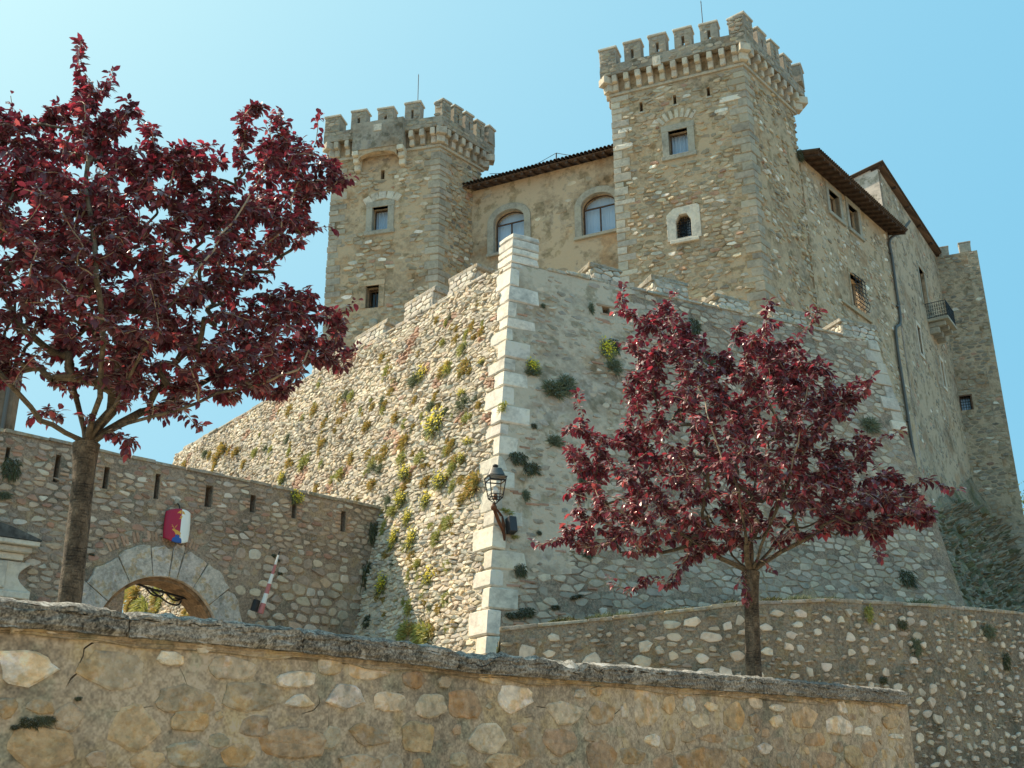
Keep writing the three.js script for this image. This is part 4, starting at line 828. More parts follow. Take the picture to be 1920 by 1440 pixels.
// ---- drainpipe down the joint of the two wings
const pipe = thing('drainpipe', 'dark metal drainpipe with a jog running down the castle wing', 'drainpipe');
{
  const pt = (x, y, n = 0.12) => { const h = FW.hit(x, y); return FW.at(h[0], h[1], n); };
  const e = pt(1678, 424, 0.9);
  part(pipe, 'pipe', tube([e, pt(1674, 440, 0.5), pt(1664, 452), pt(1668, 480), pt(1676, 540), pt(1684, 606), pt(1676, 616), pt(1677, 640), pt(1692, 740), pt(1704, 820), pt(1718, 908)].map((p) => p), 0.085, 90, 8), M.lead);
  for (const [x, y] of [[1667, 475], [1680, 575], [1685, 690], [1699, 790]]) { const q = FW.hit(x, y); part(pipe, 'clamp', block(FW, q[0] - 0.13, q[0] + 0.13, q[1] - 0.05, q[1] + 0.05, -0.05, 0.16, { r: 0.02 }), M.lead); }
}
// ---------------------------------------------------------------- ground
{
  const g = new THREE.PlaneGeometry(900, 900, 1, 1); g.rotateX(-Math.PI / 2); const uv = g.attributes.uv; for (let i = 0; i < uv.count; i++) uv.setXY(i, uv.getX(i) * 900, uv.getY(i) * 900);
  structure('ground', g, M.ground, 'pale stone paved street and square around the castle');
}
// ---------------------------------------------------------------- gate wall
const GR = (() => { const h = FL.hit(715, 955); return FL.at(h[0], h[1]); })();
const yGate = GR.y, GLp = PH(0, 808, yGate);
const gdir2 = GR.clone().sub(GLp).setY(0).normalize();
const GA = GLp.clone().addScaledVector(gdir2, -6).setY(0.8);
const FGt = vface(GA, GR.clone().addScaledVector(gdir2, 1.2));
const gate = thing('gate_wall', 'brown rubble gate wall with loophole slits and a round arch of pale voussoirs', 'wall');
let archC, archR;
{
  const f = FGt, top = yGate - GA.y;
  const a = f.hit(196, 1131), b = f.hit(398, 1153), c = f.hit(303, 1081);
  const d = 2 * (a[0] * (b[1] - c[1]) + b[0] * (c[1] - a[1]) + c[0] * (a[1] - b[1]));
  const sq = (q) => q[0] * q[0] + q[1] * q[1];
  archC = [(sq(a) * (b[1] - c[1]) + sq(b) * (c[1] - a[1]) + sq(c) * (a[1] - b[1])) / d, (sq(a) * (c[0] - b[0]) + sq(b) * (a[0] - c[0]) + sq(c) * (b[0] - a[0])) / d];
  archR = Math.hypot(a[0] - archC[0], a[1] - archC[1]);
  const arch = [[archC[0] - archR, 0.02], [archC[0] + archR, 0.02]]; for (let i = 0; i <= 20; i++) { const t = Math.PI * i / 20; arch.push([archC[0] + archR * Math.cos(t), archC[1] + archR * Math.sin(t)]); }
  const slots = [[10, 838, 18, 870], [102, 852, 112, 905], [194, 875, 204, 917], [290, 888, 299, 936], [385, 910, 398, 951], [469, 928, 479, 961], [548, 922, 556, 972], [639, 958, 648, 997]].map((q) => f.rect(...q));
  const topPts = [[f.len, top], [f.hit(560, 922)[0], top + 0.02], [f.hit(300, 869)[0], top - 0.02], [f.hit(0, 808)[0], top], [0, top]];
  part(gate, 'wall', slab(f, [[0, 0], [f.len, 0], ...topPts], [arch, ...slots.map(rectPoly)], 0.9), M.gateMortar);
  // voussoirs: uneven pale wedges
  const angs = [-4, 18, 41, 62, 79, 86.5, 101, 122, 146, 168, 186].map((x) => x * R);
  for (let i = 0; i + 1 < angs.length; i++) {
    const a0 = angs[i] + 0.012, a1 = angs[i + 1] - 0.012, th = (i === 4 ? 0.82 : rr(0.68, 0.82)), pts = [];
    const k = 5; for (let j = 0; j <= k; j++) { const t = mix(a0, a1, j / k); pts.push([archC[0] + (archR + 0.005) * Math.cos(t), archC[1] + (archR + 0.005) * Math.sin(t)]); }
    for (let j = k; j >= 0; j--) { const t = mix(a0, a1, j / k), r = archR + th + rr(-0.05, 0.05) - (j === 0 || j === k ? 0.06 : 0); pts.push([archC[0] + r * Math.cos(t), archC[1] + r * Math.sin(t)]); }
    const s = new THREE.Shape(pts.map((q) => new THREE.Vector2(...q)));
    const g = new THREE.ExtrudeGeometry(s, { depth: 0.3, bevelEnabled: true, bevelSize: 0.015, bevelThickness: 0.02, bevelSegments: 2 }); g.translate(rr(0, 0.001), 0, -0.24 + rr(-0.01, 0.02)); g.applyMatrix4(f.m);
    paint(g, jitterCol([0.62, 0.555, 0.48], 0.06, 0.02)); part(gate, 'voussoir', g, M.rock);
  }
  // brick lining of the arch
  { const s = new THREE.Shape(), r0 = archR - 0.10, r1 = archR - 0.004; const p = []; for (let i = 0; i <= 24; i++) { const t = Math.PI * i / 24; p.push([archC[0] + r1 * Math.cos(t), archC[1] + r1 * Math.sin(t)]); } for (let i = 24; i >= 0; i--) { const t = Math.PI * i / 24; p.push([archC[0] + r0 * Math.cos(t), archC[1] + r0 * Math.sin(t)]); } p.forEach((q, i) => (i ? s.lineTo(...q) : s.moveTo(...q))); const g = new THREE.ExtrudeGeometry(s, { depth: 0.8, bevelEnabled: false }); g.translate(0, 0, -0.85); g.applyMatrix4(f.m); part(gate, 'arch_lining', g, std({ color: lin(0.52, 0.36, 0.22), map: texTile, name: 'arch_brick' })); }
  // rubble: larger and rounder towards the bastion, small and brick-mixed above
  const list = [], cols = [[0.48, 0.385, 0.295], [0.42, 0.33, 0.255], [0.54, 0.45, 0.355], [0.40, 0.32, 0.26], [0.50, 0.375, 0.27]];
  const ok = (u, v) => v > 0.1 && v < top - 0.06 && u > 0 && u < f.len - 0.9 && Math.hypot(u - archC[0], v - archC[1]) > archR + (v > archC[1] - 0.3 ? 0.84 : 0.05) && !slots.some((r) => u > r[0] - 0.05 && u < r[1] + 0.05 && v > r[2] - 0.05 && v < r[3] + 0.05);
  const uSplit = archC[0] + archR + 0.6;
  for (const [sx, sy, big] of [[0.30, 0.15, 0], [0.40, 0.25, 1]]) for (const s of cells(2, f.len, 1.5, top, sx, sy, { gap: 0.02, jit: 0.42 })) {
    const isBig = s.c[0] > uSplit - 0.4 + 0.5 * N2(s.c[1], 3) && s.c[1] < top - 1.7;
    if (isBig !== !!big || rnd() < 0.14) continue;
    const q = fitInside(s.poly, s.c, ok); if (!q) continue;
    const k = rr(0.75, 1.02); let col = pick(cols); if (rnd() < 0.10) col = [0.62, 0.55, 0.46]; if (rnd() < 0.10 && !big) col = [0.42, 0.25, 0.18]; if (big && rnd() < 0.35) col = [0.55, 0.47, 0.36];
    list.push({ poly: chaikin(q.map((z) => [mix(s.c[0], z[0], k), mix(s.c[1], z[1], k)]), 0.22), c: s.c, h: rr(0.008, big ? 0.06 : 0.035), col: jitterCol(col, 0.14), rough: 0.45 });
  }
  layStones(gate, f, list, { most: 300, minPx: 8 });
  let u = 3; while (u < f.len - 1) { const w = rr(0.6, 1.2); part(gate, 'capstone', block(f, u, Math.min(u + w - 0.02, f.len - 0.9), top - 0.02, top + rr(0.05, 0.09), -0.9, 0.04, { wob: 0.025, r: 0.02, col: jitterCol([0.40, 0.35, 0.28], 0.12) }), M.rock); u += w; }
  // bricks round the loopholes
  for (const r of slots) for (let v = r[2]; v < r[3]; v += 0.1) for (const s of [-1, 1]) if (rnd() < 0.7) { const e = s < 0 ? r[0] - 0.02 : r[1] + 0.02, w = rr(0.12, 0.26); part(gate, 'brick', block(f, s < 0 ? e - w : e, s < 0 ? e : e + w, v, v + 0.06, -0.06, rr(0.005, 0.03), { r: 0.008, wob: 0.008, col: jitterCol([0.44, 0.29, 0.20], 0.15) }), M.stone); }
  // upright brick courses above the arch
  for (let i = 0; i < 30; i++) { const t = mix(70, 130, i / 29) * R, rad = archR + 0.98, ff = new Face(f.at(archC[0] + rad * Math.cos(t), archC[1] + rad * Math.sin(t)), f.at(archC[0] + rad * Math.cos(t) + Math.sin(t), archC[1] + rad * Math.sin(t) - Math.cos(t)), f.v); if (rnd() < 0.75) part(gate, 'brick', block(ff, -0.035, 0.03, -0.12, rr(0.08, 0.16), -0.05, rr(0.005, 0.03), { r: 0.008, col: jitterCol([0.45, 0.29, 0.20], 0.15) }), M.stone); }
}
// low wall of the yard seen through the arch
{
  const w = thing('yard_wall', 'plain brown plastered yard wall seen through the left of the gate arch', 'wall'), a = P(60, 1130, 36), b = P(231, 1130, 36), f = vface(V(a.x, 2.85, a.z), b);
  part(w, 'wall', slab(f, [[0, 0], [f.len, 0], [f.len, 6.2], [0, 6.2]], [], 0.5), M.gateMortar);
  w.userData.kind = 'thing'; part(w, 'coping', block(f, -0.05, f.len + 0.06, 6.2, 6.32, -0.56, 0.06, { r: 0.03 }), M.coping);
}
// iron scroll hung across the arch
const scroll = thing('iron_scroll', 'black wrought iron scroll bracket hung across the gate arch', 'ironwork');
{
  const f = FGt, at = (x, y) => { const h = f.hit(x, y); return f.at(h[0], h[1], -0.45); }, b = (p, r = 0.022) => tube(p.map((q) => at(...q)), r, 30, 5);
  part(scroll, 'bar', b([[268, 1088], [300, 1100], [330, 1108], [372, 1120]], 0.03), M.iron);
  part(scroll, 'scroll', merge([b([[300, 1102], [318, 1116], [336, 1128], [352, 1130], [357, 1121], [346, 1117]]), b([[290, 1098], [305, 1112], [322, 1112], [322, 1104], [312, 1104]]), b([[330, 1110], [345, 1122], [362, 1118]]), b([[268, 1088], [262, 1082], [268, 1078], [274, 1084]])]), M.iron);
}
// coat of arms over the gate
{
  const f = FGt, r = f.rect(304, 957, 352, 1021), w = r[1] - r[0], h = r[3] - r[2], cv = document.createElement('canvas'); cv.width = 300; cv.height = 420; const x = cv.getContext('2d');
  x.fillStyle = '#a8163c'; x.fillRect(0, 0, 156, 420); x.fillStyle = '#eef3f0'; x.fillRect(156, 0, 144, 420);
  x.fillStyle = '#d9a441';
  const poly = (p) => { x.beginPath(); p.forEach((q, i) => (i ? x.lineTo(q[0], q[1]) : x.moveTo(q[0], q[1]))); x.closePath(); x.fill(); };
  poly([[150, 12], [122, 30], [100, 62], [128, 52], [138, 66], [150, 50]]); poly([[160, 14], [186, 34], [202, 66], [176, 54], [166, 68], [158, 50]]); poly([[140, 88], [168, 84], [160, 118], [126, 130], [146, 106]]);   // flying bird shapes
  poly([[78, 254], [100, 262], [122, 268], [158, 286], [168, 300], [162, 318], [168, 352], [160, 352], [150, 322], [122, 318], [118, 352], [108, 352], [106, 316], [92, 288], [76, 276], [66, 268]]);                                       // stag
  x.strokeStyle = '#d9a441'; x.lineWidth = 5; for (const p of [[[86, 256], [76, 226], [60, 206]], [[78, 232], [62, 228]], [[92, 256], [100, 226], [118, 202]], [[98, 232], [112, 226]]]) { x.beginPath(); p.forEach((q, i) => (i ? x.lineTo(...q) : x.moveTo(...q))); x.stroke(); }
  x.fillStyle = '#1d56a5'; for (const [cx, cy, rx, ry] of [[96, 402, 26, 46], [128, 398, 26, 62], [160, 402, 26, 46], [116, 350, 14, 30], [142, 352, 14, 30]]) { x.beginPath(); x.ellipse(cx, cy, rx, ry, 0, 0, 7); x.fill(); }
  const tx = new THREE.CanvasTexture(cv); tx.colorSpace = THREE.SRGBColorSpace;
  const nx = 16, ny = 20, G = new Geo(), top = (t) => { const e = Math.abs(t - 0.5) * 2; return 1 - 0.09 * Math.pow(e, 2.5); }, bot = (t) => { const e = Math.abs(t - 0.5) * 2; return 0.12 * Math.pow(e, 2.2); };
  for (const layer of [0, 1]) for (let j = 0; j <= ny; j++) for (let i = 0; i <= nx; i++) { const t = i / nx, s = mix(bot(t), top(t), j / ny), side = 1 - 0.08 * Math.pow(Math.abs(s - 0.5) * 2, 2); const uu = mix(r[0], r[1], 0.5 + (t - 0.5) * side * 1.02), vv = mix(r[2], r[3], s); G.v(f.at(uu, vv, 0.10 + 0.15 * Math.sqrt(Math.max(0, 1 - Math.pow((t - 0.5) * 2, 2))) - layer * 0.03), [1, 1, 1], t, s); }
  const st = (nx + 1) * (ny + 1); for (let j = 0; j < ny; j++) for (let i = 0; i < nx; i++) { const q = j * (nx + 1) + i; G.tri(q, q + 1, q + nx + 1); G.tri(q + 1, q + nx + 2, q + nx + 1); const o = q + st; G.tri(o, o + nx + 1, o + 1); G.tri(o + 1, o + nx + 1, o + nx + 2); }
  const rim = []; for (let i = 0; i <= nx; i++) rim.push(i); for (let j = 1; j <= ny; j++) rim.push(j * (nx + 1) + nx); for (let i = nx - 1; i >= 0; i--) rim.push(ny * (nx + 1) + i); for (let j = ny - 1; j > 0; j--) rim.push(j * (nx + 1));
  rim.forEach((q, i) => { const n = rim[(i + 1) % rim.length]; G.tri(q, q + st, n); G.tri(n, q + st, n + st); });
  const sh = thing('coat_of_arms', 'red and white shield with gold stag over blue hills above the gate arch', 'shield');
  part(sh, 'plate', G.build(), new THREE.MeshStandardMaterial({ map: tx, roughness: 0.45 }));
  part(sh, 'hook', merge([tube([f.at(mix(r[0], r[1], 0.45), r[3] + 0.18, 0), f.at(mix(r[0], r[1], 0.46), r[3] + 0.15, 0.1), f.at(mix(r[0], r[1], 0.5), r[3] - 0.05, 0.2)], 0.015, 8, 5)]), M.iron);
  part(sh, 'stud', block(f, mix(r[0], r[1], 0.35), mix(r[0], r[1], 0.55), r[3] + 0.14, r[3] + 0.30, -0.05, 0.06, { r: 0.04, seg: 2, wob: 0.01 }), M.greyStone); void w; void h;
}
// raised red and white barrier arm
{
  const bar = thing('barrier_arm', 'raised red and white striped barrier arm beside the gate', 'barrier');
  const d = 26.2, p0 = P(488, 1150, d), p1 = P(524, 1034, d), n = 6, ax = p1.clone().sub(p0), L = ax.length(); ax.normalize();
  const red = std({ color: lin(0.46, 0.15, 0.14), roughness: 0.5 }), wh = std({ color: lin(0.72, 0.70, 0.66), roughness: 0.5 });
  const rot = new THREE.Quaternion().setFromUnitVectors(UP, ax);
  const seg = (a, b, r0, r1, mat, name) => { const g = new THREE.CylinderGeometry(r1, r0, b - a, 8); g.applyQuaternion(rot); const c = p0.clone().addScaledVector(ax, (a + b) / 2); g.translate(c.x, c.y, c.z); return part(bar, name, g, mat); };
  for (let i = 0; i < n; i++) seg(L * i / n * 0.94, L * (i + 1) / n * 0.94, mix(0.075, 0.022, i / n), mix(0.075, 0.022, (i + 1) / n), i % 2 ? wh : red, 'stripe');
  seg(L * 0.94, L, 0.02, 0.02, M.iron, 'tip');
  const yg = 2.6, bg = new RoundedBoxGeometry(0.42, p0.y - yg - 0.3, 0.42, 2, 0.03); bg.translate(p0.x - 0.05, (p0.y + yg) / 2 - 0.15, p0.z); part(bar, 'motor_post', bg, std({ color: lin(0.35, 0.35, 0.34), roughness: 0.6 }));
  const cw = new THREE.CylinderGeometry(0.09, 0.09, 0.26, 10); cw.applyQuaternion(rot); cw.translate(p0.x - 0.12, p0.y + 0.18, p0.z + 0.05); part(bar, 'counterweight', cw, M.iron);
}
// baroque stone surround at the left of the gate wall
{
  const st = thing('stone_aedicule', 'pale carved stone aedicule with dark lead hood on the gate wall', 'aedicule');
  const f = FGt, X = (x, y) => f.hit(x, y);
  const uR = X(58, 1030)[0], uL = uR - 3.2, v1 = X(30, 1018)[1], v2 = X(30, 1050)[1], v3 = X(30, 1095)[1];
  const um = X(33, 1070)[0];
  part(st, 'cornice', merge([block(f, uL, uR, v1 - 0.12, v1, -0.05, 0.5, { r: 0.03 }), block(f, uL, uR - 0.10, v1 - 0.26, v1 - 0.122, -0.05, 0.38, { r: 0.04, seg: 2 }), block(f, uL, uR - 0.22, v1 - 0.42, v1 - 0.262, -0.05, 0.26, { r: 0.03 })]), M.paleStone);
  const s = new THREE.Shape(); s.moveTo(uL, 0.2); s.lineTo(um + 0.25, 0.2); s.lineTo(um + 0.25, v3 - 0.18); const k = 10; for (let i = 0; i <= k; i++) { const t = i / k * Math.PI; s.lineTo(um + 0.2 - 0.26 * Math.sin(t), mix(v3 - 0.16, v1 - 0.45, i / k)); } s.lineTo(uL, v1 - 0.43);
  const g = new THREE.ExtrudeGeometry(s, { depth: 0.18, bevelEnabled: true, bevelSize: 0.02, bevelThickness: 0.02, bevelSegments: 2 }); g.translate(0, 0, 0.0); g.applyMatrix4(f.m); part(st, 'body', g, M.paleStone);
  part(st, 'base_moulding', merge([block(f, uL, uR, v3 - 0.36, v3 - 0.2, -0.05, 0.34, { r: 0.03 }), block(f, uL, uR - 0.05, v3 - 0.8, v3 - 0.362, -0.05, 0.28, { r: 0.02 })]), M.paleStone);
  part(st, 'pilaster', block(f, um - 0.55, um - 0.32, v3 - 0.15, v1 - 0.46, 0.1, 0.26, { r: 0.03 }), M.paleStone);
  const hs = new THREE.Shape(); hs.moveTo(uL, v1 + 0.005); hs.lineTo(uR + 0.02, v1 + 0.005); for (let i = 0; i <= 12; i++) { const t = i / 12; hs.lineTo(uR + 0.02 - 1.6 * t, v1 + 0.03 + 0.34 * Math.sin(t * Math.PI / 2)); } hs.lineTo(uL, v1 + 0.37);
  const hg = new THREE.ExtrudeGeometry(hs, { depth: 0.5, bevelEnabled: false }); hg.translate(0, 0, 0.02); hg.applyMatrix4(f.m); part(st, 'hood', hg, std({ color: lin(0.15, 0.17, 0.18), roughness: 0.7, metalness: 0.2, map: texTile }));
}
// ---------------------------------------------------------------- boundary wall beyond the road
const W2pts = [P(938, 1181, 22.5), P(1150, 1160, 22.6), P(1400, 1132, 23.2), P(1560, 1126, 24.2), P(1740, 1136, 26.2), P(1930, 1152, 29.5), P(2150, 1165, 35)];
const bound = thing('boundary_wall', 'dark mortared boundary wall studded with pale stones behind the smaller tree', 'wall');
{
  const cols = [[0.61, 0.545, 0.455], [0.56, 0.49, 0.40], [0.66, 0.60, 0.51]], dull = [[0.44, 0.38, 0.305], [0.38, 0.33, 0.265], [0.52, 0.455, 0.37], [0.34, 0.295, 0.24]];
  const segs = [];
  let quota = 300;
  for (let i = 0; i + 1 < W2pts.length; i++) {
    const a = W2pts[i], b = W2pts[i + 1], f = vface(V(a.x, 0, a.z), b), t0 = a.y, t1 = b.y, L = f.len;
    segs.push(slab(f, [[0, 0], [L, 0], [L, t1], [0, t0]], [], 0.5));
    const list = [], area = L * 4.5, placed = [];
    const tryPut = (w, h, col, proud) => {
      for (let k = 0; k < 12; k++) {
        const u = rr(w / 2, L - w / 2), top = mix(t0, t1, u / L), v = rr(0.3, top - h / 2 - 0.12), rad = (w + h) / 4;
        if (placed.some((q) => Math.abs(q[0] - u) < (q[2] + w) / 2 * 0.92 && Math.abs(q[1] - v) < (q[3] + h) / 2 * 0.92)) continue;
        placed.push([u, v, w, h]); list.push({ poly: lump(u, v, w, h, 9, 0.42), c: [u, v], h: proud, col, rough: 0.4 }); void rad; return;
      }
    };
    const big = i < 2 ? 1 : i < 4 ? 0.72 : 0.6;
    for (let k = 0; k < area * (i < 2 ? 3.6 : i < 4 ? 6 : 8); k++) tryPut(rr(0.24, 0.52) * big, rr(0.16, 0.36) * big, jitterCol(pick(cols), 0.1), rr(0.02, 0.06));
    for (let k = 0; k < area * 16; k++) tryPut(rr(0.10, 0.32) * big, rr(0.06, 0.16) * big, jitterCol(pick(dull), 0.22), rr(0.015, 0.07));
    layStones(bound, f, list, { most: Math.min(quota, i < 5 ? 75 : 0) }); quota -= 75;
    if (i < 5) { let u = 0; while (u < L - 0.05) { const w = Math.min(rr(0.5, 1.1), L - u); const ta = mix(t0, t1, u / L), sl = (t1 - t0) / L; part(bound, 'capstone', block(f, u, u + w - 0.006, ta - 0.03, ta + 0.05, -0.52, 0.03, { r: 0.02, wob: 0.02, freq: 4, col: jitterCol([0.42, 0.385, 0.32], 0.12), shape: (x, y, z) => [x, y + (x - u) * sl, z] }), M.rock); u += w; } }
  }
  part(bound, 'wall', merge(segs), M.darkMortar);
}
// an uneven flat stone outline
function lump(u, v, w, h, n = 9, sharp = 0.22) {
  const k = 5 + Math.floor(rnd() * 3), a0 = rr(0, 6.28), base = [], o = [], e = rr(2.4, 4.2);
  for (let i = 0; i < k; i++) { const a = a0 + (i + rr(-0.28, 0.28)) / k * Math.PI * 2, c = Math.cos(a), s = Math.sin(a), r = Math.pow(Math.pow(Math.abs(c), e) + Math.pow(Math.abs(s), e), -1 / e) * rr(1 - sharp, 1.08); base.push([u + c * r * w / 2, v + s * r * h / 2]); }
  const m = n > 12 ? 3 : 2;
  for (let i = 0; i < k; i++) { const p = base[i], q = base[(i + 1) % k]; for (let j = 0; j < m; j++) { const t = (j + (j ? rr(-0.2, 0.2) : 0)) / m, x = mix(p[0], q[0], t), y = mix(p[1], q[1], t), g = 1 + (j ? rr(-0.04, 0.14) : rr(-0.05, 0.02)); o.push([u + (x - u) * g, v + (y - v) * g]); } }
  return o;
}
// ---------------------------------------------------------------- foreground retaining wall
const FA = PH(0, 1118, 2.6), FB = PH(1697, 1293, 2.6);
const FF = (() => { const d = FB.clone().sub(FA).setY(0).normalize(), O = FA.clone().addScaledVector(d, -4).setY(-0.2); return vface(O, FB.clone()); })();
const front = thing('retaining_wall', 'tan fieldstone retaining wall with a rough grey cement coping along the street', 'wall');
{
  const f = FF, X = (x, y) => f.hit(x, y);
  const prof = [[-400, 1072], [0, 1118], [120, 1128], [235, 1142], [400, 1158], [560, 1176], [720, 1196], [800, 1206], [860, 1216], [900, 1222], [950, 1226], [1100, 1239], [1300, 1257], [1450, 1270], [1600, 1284], [1697, 1293]].map((q) => X(...q));
  const topAt = (u) => { for (let i = 0; i + 1 < prof.length; i++) if (u <= prof[i + 1][0]) return mix(prof[i][1], prof[i + 1][1], clamp((u - prof[i][0]) / (prof[i + 1][0] - prof[i][0]))); return prof[prof.length - 1][1]; };
  const thick = (u) => mix(0.175, 0.20, clamp(u / f.len)), uE = f.len;
  const ol = [[0, 0], [uE, 0]]; for (let k = 24; k >= 0; k--) { const u = uE * k / 24; ol.push([u, topAt(u) - thick(u) + 0.02]); }
  // coping slabs: joints where the photograph shows them
  const joints = [0, 2.2, X(235, 1150)[0], X(560, 1180)[0], X(850, 1218)[0], X(1120, 1245)[0], X(1420, 1275)[0], uE];
  for (let i = 0; i + 1 < joints.length; i++) {
    const a = joints[i] + 0.008, b = joints[i + 1] - 0.008, worn = i === 4 ? 0.03 : 0.012;
    const g = block(f, a, b, 0, 1, -0.56, 0.07, { dense: 0.045, col: null, shape: (x, y, z) => { const t = topAt(x), k = y, hg = thick(x); const edge = k > 0.9 ? -0.055 * Math.pow(clamp((z + 0.07) / 0.14), 2) : k > 0.6 && z > 0.06 ? -0.012 : 0; const ends = (x < a + 0.03 || x > b - 0.03) && k > 0.7 ? -0.012 : 0; const br = i === 4 && k > 0.5 ? -0.05 * clamp(N2(x * 2.2, z * 2) + 0.1) : 0; return [x + 0.01 * N2(z * 6, k * 3 + i), t - hg * (1 - k) + edge + ends + br + worn * N3(x * 5, k * 2, z * 5) * k + 0.008 * N3(x * 17, k * 4, z * 17), z + 0.012 * N3(x * 4, k * 3, 5) + 0.008 * N3(x * 15, k * 6, 9) + (k < 0.1 ? -0.012 : 0)]; } });
    part(front, 'coping_slab', g, M.coping);
  }
  part(front, 'mortar_fillet', block(f, 0, uE - 0.1, 0, 1, -0.2, 0.02, { dense: 0.08, shape: (x, y, z) => { const t = topAt(x) - thick(x); return [x, t - 0.05 * (1 - y) * (1 + 0.6 * N2(x * 1.3, 4)) + 0.004, z + 0.015 * N2(x * 7, y * 3)]; } }), std({ color: lin(0.48, 0.40, 0.29), map: texMortar, bumpMap: bumpPlaster, bumpScale: 0.02, name: 'fillet' }));
  // stones read off the photograph: centre, size, tone (0 white, 1 cream, 2 ochre, 3 rusty, 4 dull brown, 5 olive)
  const tone = [[0.84, 0.77, 0.65], [0.72, 0.615, 0.46], [0.62, 0.475, 0.295], [0.52, 0.38, 0.25], [0.51, 0.42, 0.305], [0.54, 0.475, 0.355]];
  const given = [[52, 1252, 108, 72, 0], [30, 1178, 30, 20, 0], [98, 1185, 34, 18, 0], [206, 1254, 132, 74, 5], [316, 1234, 54, 26, 0], [380, 1214, 36, 20, 0], [436, 1252, 86, 42, 1], [512, 1228, 62, 20, 1], [560, 1274, 74, 32, 0], [562, 1314, 58, 26, 0], [617, 1248, 50, 36, 1], [690, 1254, 74, 38, 1], [648, 1310, 76, 52, 0], [730, 1317, 54, 36, 1], [776, 1276, 44, 30, 3], [807, 1322, 52, 42, 1], [832, 1278, 26, 22, 4], [872, 1318, 68, 54, 3], [918, 1270, 52, 26, 1], [968, 1312, 66, 62, 0], [1053, 1336, 72, 44, 1], [1046, 1272, 26, 14, 1], [1086, 1302, 20, 18, 0], [1117, 1296, 22, 16, 2], [1127, 1338, 50, 44, 4], [1170, 1334, 14, 30, 0], [1212, 1325, 46, 70, 1], [1253, 1322, 26, 34, 2], [1278, 1299, 18, 18, 1], [1292, 1322, 28, 28, 0], [1314, 1350, 34, 28, 1], [1332, 1325, 20, 18, 1], [1374, 1340, 42, 50, 2], [1416, 1318, 24, 22, 1], [1416, 1350, 26, 26, 4], [1456, 1328, 30, 14, 0], [1456, 1354, 26, 26, 1], [1508, 1344, 52, 42, 2], [1578, 1326, 16, 26, 0], [1570, 1361, 44, 36, 0], [1618, 1370, 32, 20, 0], [1670, 1352, 30, 28, 2], [1680, 1380, 34, 10, 0],
    [246, 1365, 116, 78, 2], [75, 1410, 150, 86, 2], [130, 1345, 60, 52, 4], [345, 1310, 110, 60, 4], [356, 1353, 74, 40, 2], [470, 1305, 98, 54, 4], [350, 1415, 74, 56, 5], [276, 1424, 60, 40, 2], [444, 1418, 66, 46, 2], [478, 1360, 50, 40, 4], [546, 1392, 110, 66, 3], [620, 1385, 36, 44, 5], [692, 1378, 76, 46, 4], [784, 1382, 60, 62, 2], [912, 1386, 72, 56, 1], [855, 1368, 20, 20, 3], [672, 1430, 80, 36, 4], [735, 1432, 40, 34, 5], [950, 1428, 70, 30, 2], [860, 1424, 30, 30, 5],
    [990, 1392, 66, 62, 4], [1050, 1392, 60, 46, 3], [972, 1364, 28, 16, 3], [1120, 1382, 44, 24, 4], [1126, 1416, 60, 52, 3], [1186, 1418, 48, 34, 4], [1222, 1388, 28, 24, 0], [1256, 1386, 22, 40, 4], [1242, 1430, 36, 30, 3], [1310, 1424, 92, 44, 3], [1332, 1384, 44, 16, 3], [1288, 1382, 26, 20, 4], [1390, 1394, 46, 30, 5], [1433, 1404, 28, 24, 0], [1470, 1424, 28, 28, 4], [1420, 1428, 20, 16, 4], [1530, 1386, 42, 26, 3], [1548, 1424, 34, 34, 3], [1494, 1384, 20, 18, 4], [1600, 1420, 34, 42, 2], [1632, 1404, 26, 30, 3], [1664, 1424, 30, 36, 1], [1570, 1400, 20, 24, 4], [14, 1330, 40, 40, 4], [180, 1424, 46, 34, 4], [408, 1388, 36, 26, 5], [1355, 1300, 22, 12, 0], [1500, 1312, 18, 10, 1], [1640, 1330, 20, 14, 1]];
  const list = [], boxes = [];
  for (const [x, y, w, h, t] of given) { const r = f.rect(x - w / 2, y - h / 2, x + w / 2, y + h / 2), c = [(r[0] + r[1]) / 2, (r[2] + r[3]) / 2], W = r[1] - r[0], H = r[3] - r[2]; boxes.push([c[0], c[1], W, H]); list.push({ poly: t === 0 ? lump(c[0], c[1], W * 1.08, H * 1.08, 16, 0.22) : lump(c[0], c[1], W * 1.1, H * 1.1, 14, 0.2), c, h: t === 0 ? rr(0.014, 0.03) : rr(0.008, 0.022), col: jitterCol(tone[t], 0.07, 0.03), rough: 0.4 }); }
  for (let pass = 0; pass < 3; pass++) for (let k = 0; k < [1600, 3200, 4200][pass]; k++) {
    const w = [rr(0.3, 0.55), rr(0.16, 0.32), rr(0.07, 0.16)][pass], h = w * rr(0.5, 0.9), u = rr(0.3, uE - w / 2 - 0.05), v = rr(0.2, topAt(u) - thick(u) - h / 2 - 0.08);
    if (boxes.some((q) => Math.abs(q[0] - u) < (q[2] + w) / 2 + 0.008 && Math.abs(q[1] - v) < (q[3] + h) / 2 + 0.008)) continue;
    if (pass === 2 && rnd() < 0.35) { boxes.push([u, v, w * 1.5, h * 1.5]); continue; }
    boxes.push([u, v, w, h]); list.push({ poly: lump(u, v, w * 1.1, h * 1.1, 14, 0.24), c: [u, v], h: rr(0.005, 0.016), col: jitterCol(pick([tone[4], tone[4], tone[5], tone[3], tone[2]]), 0.12), rough: 0.4 });
  }
  layStones(front, f, list, { most: 300, minPx: 12, mat: M.rock, flat: true });
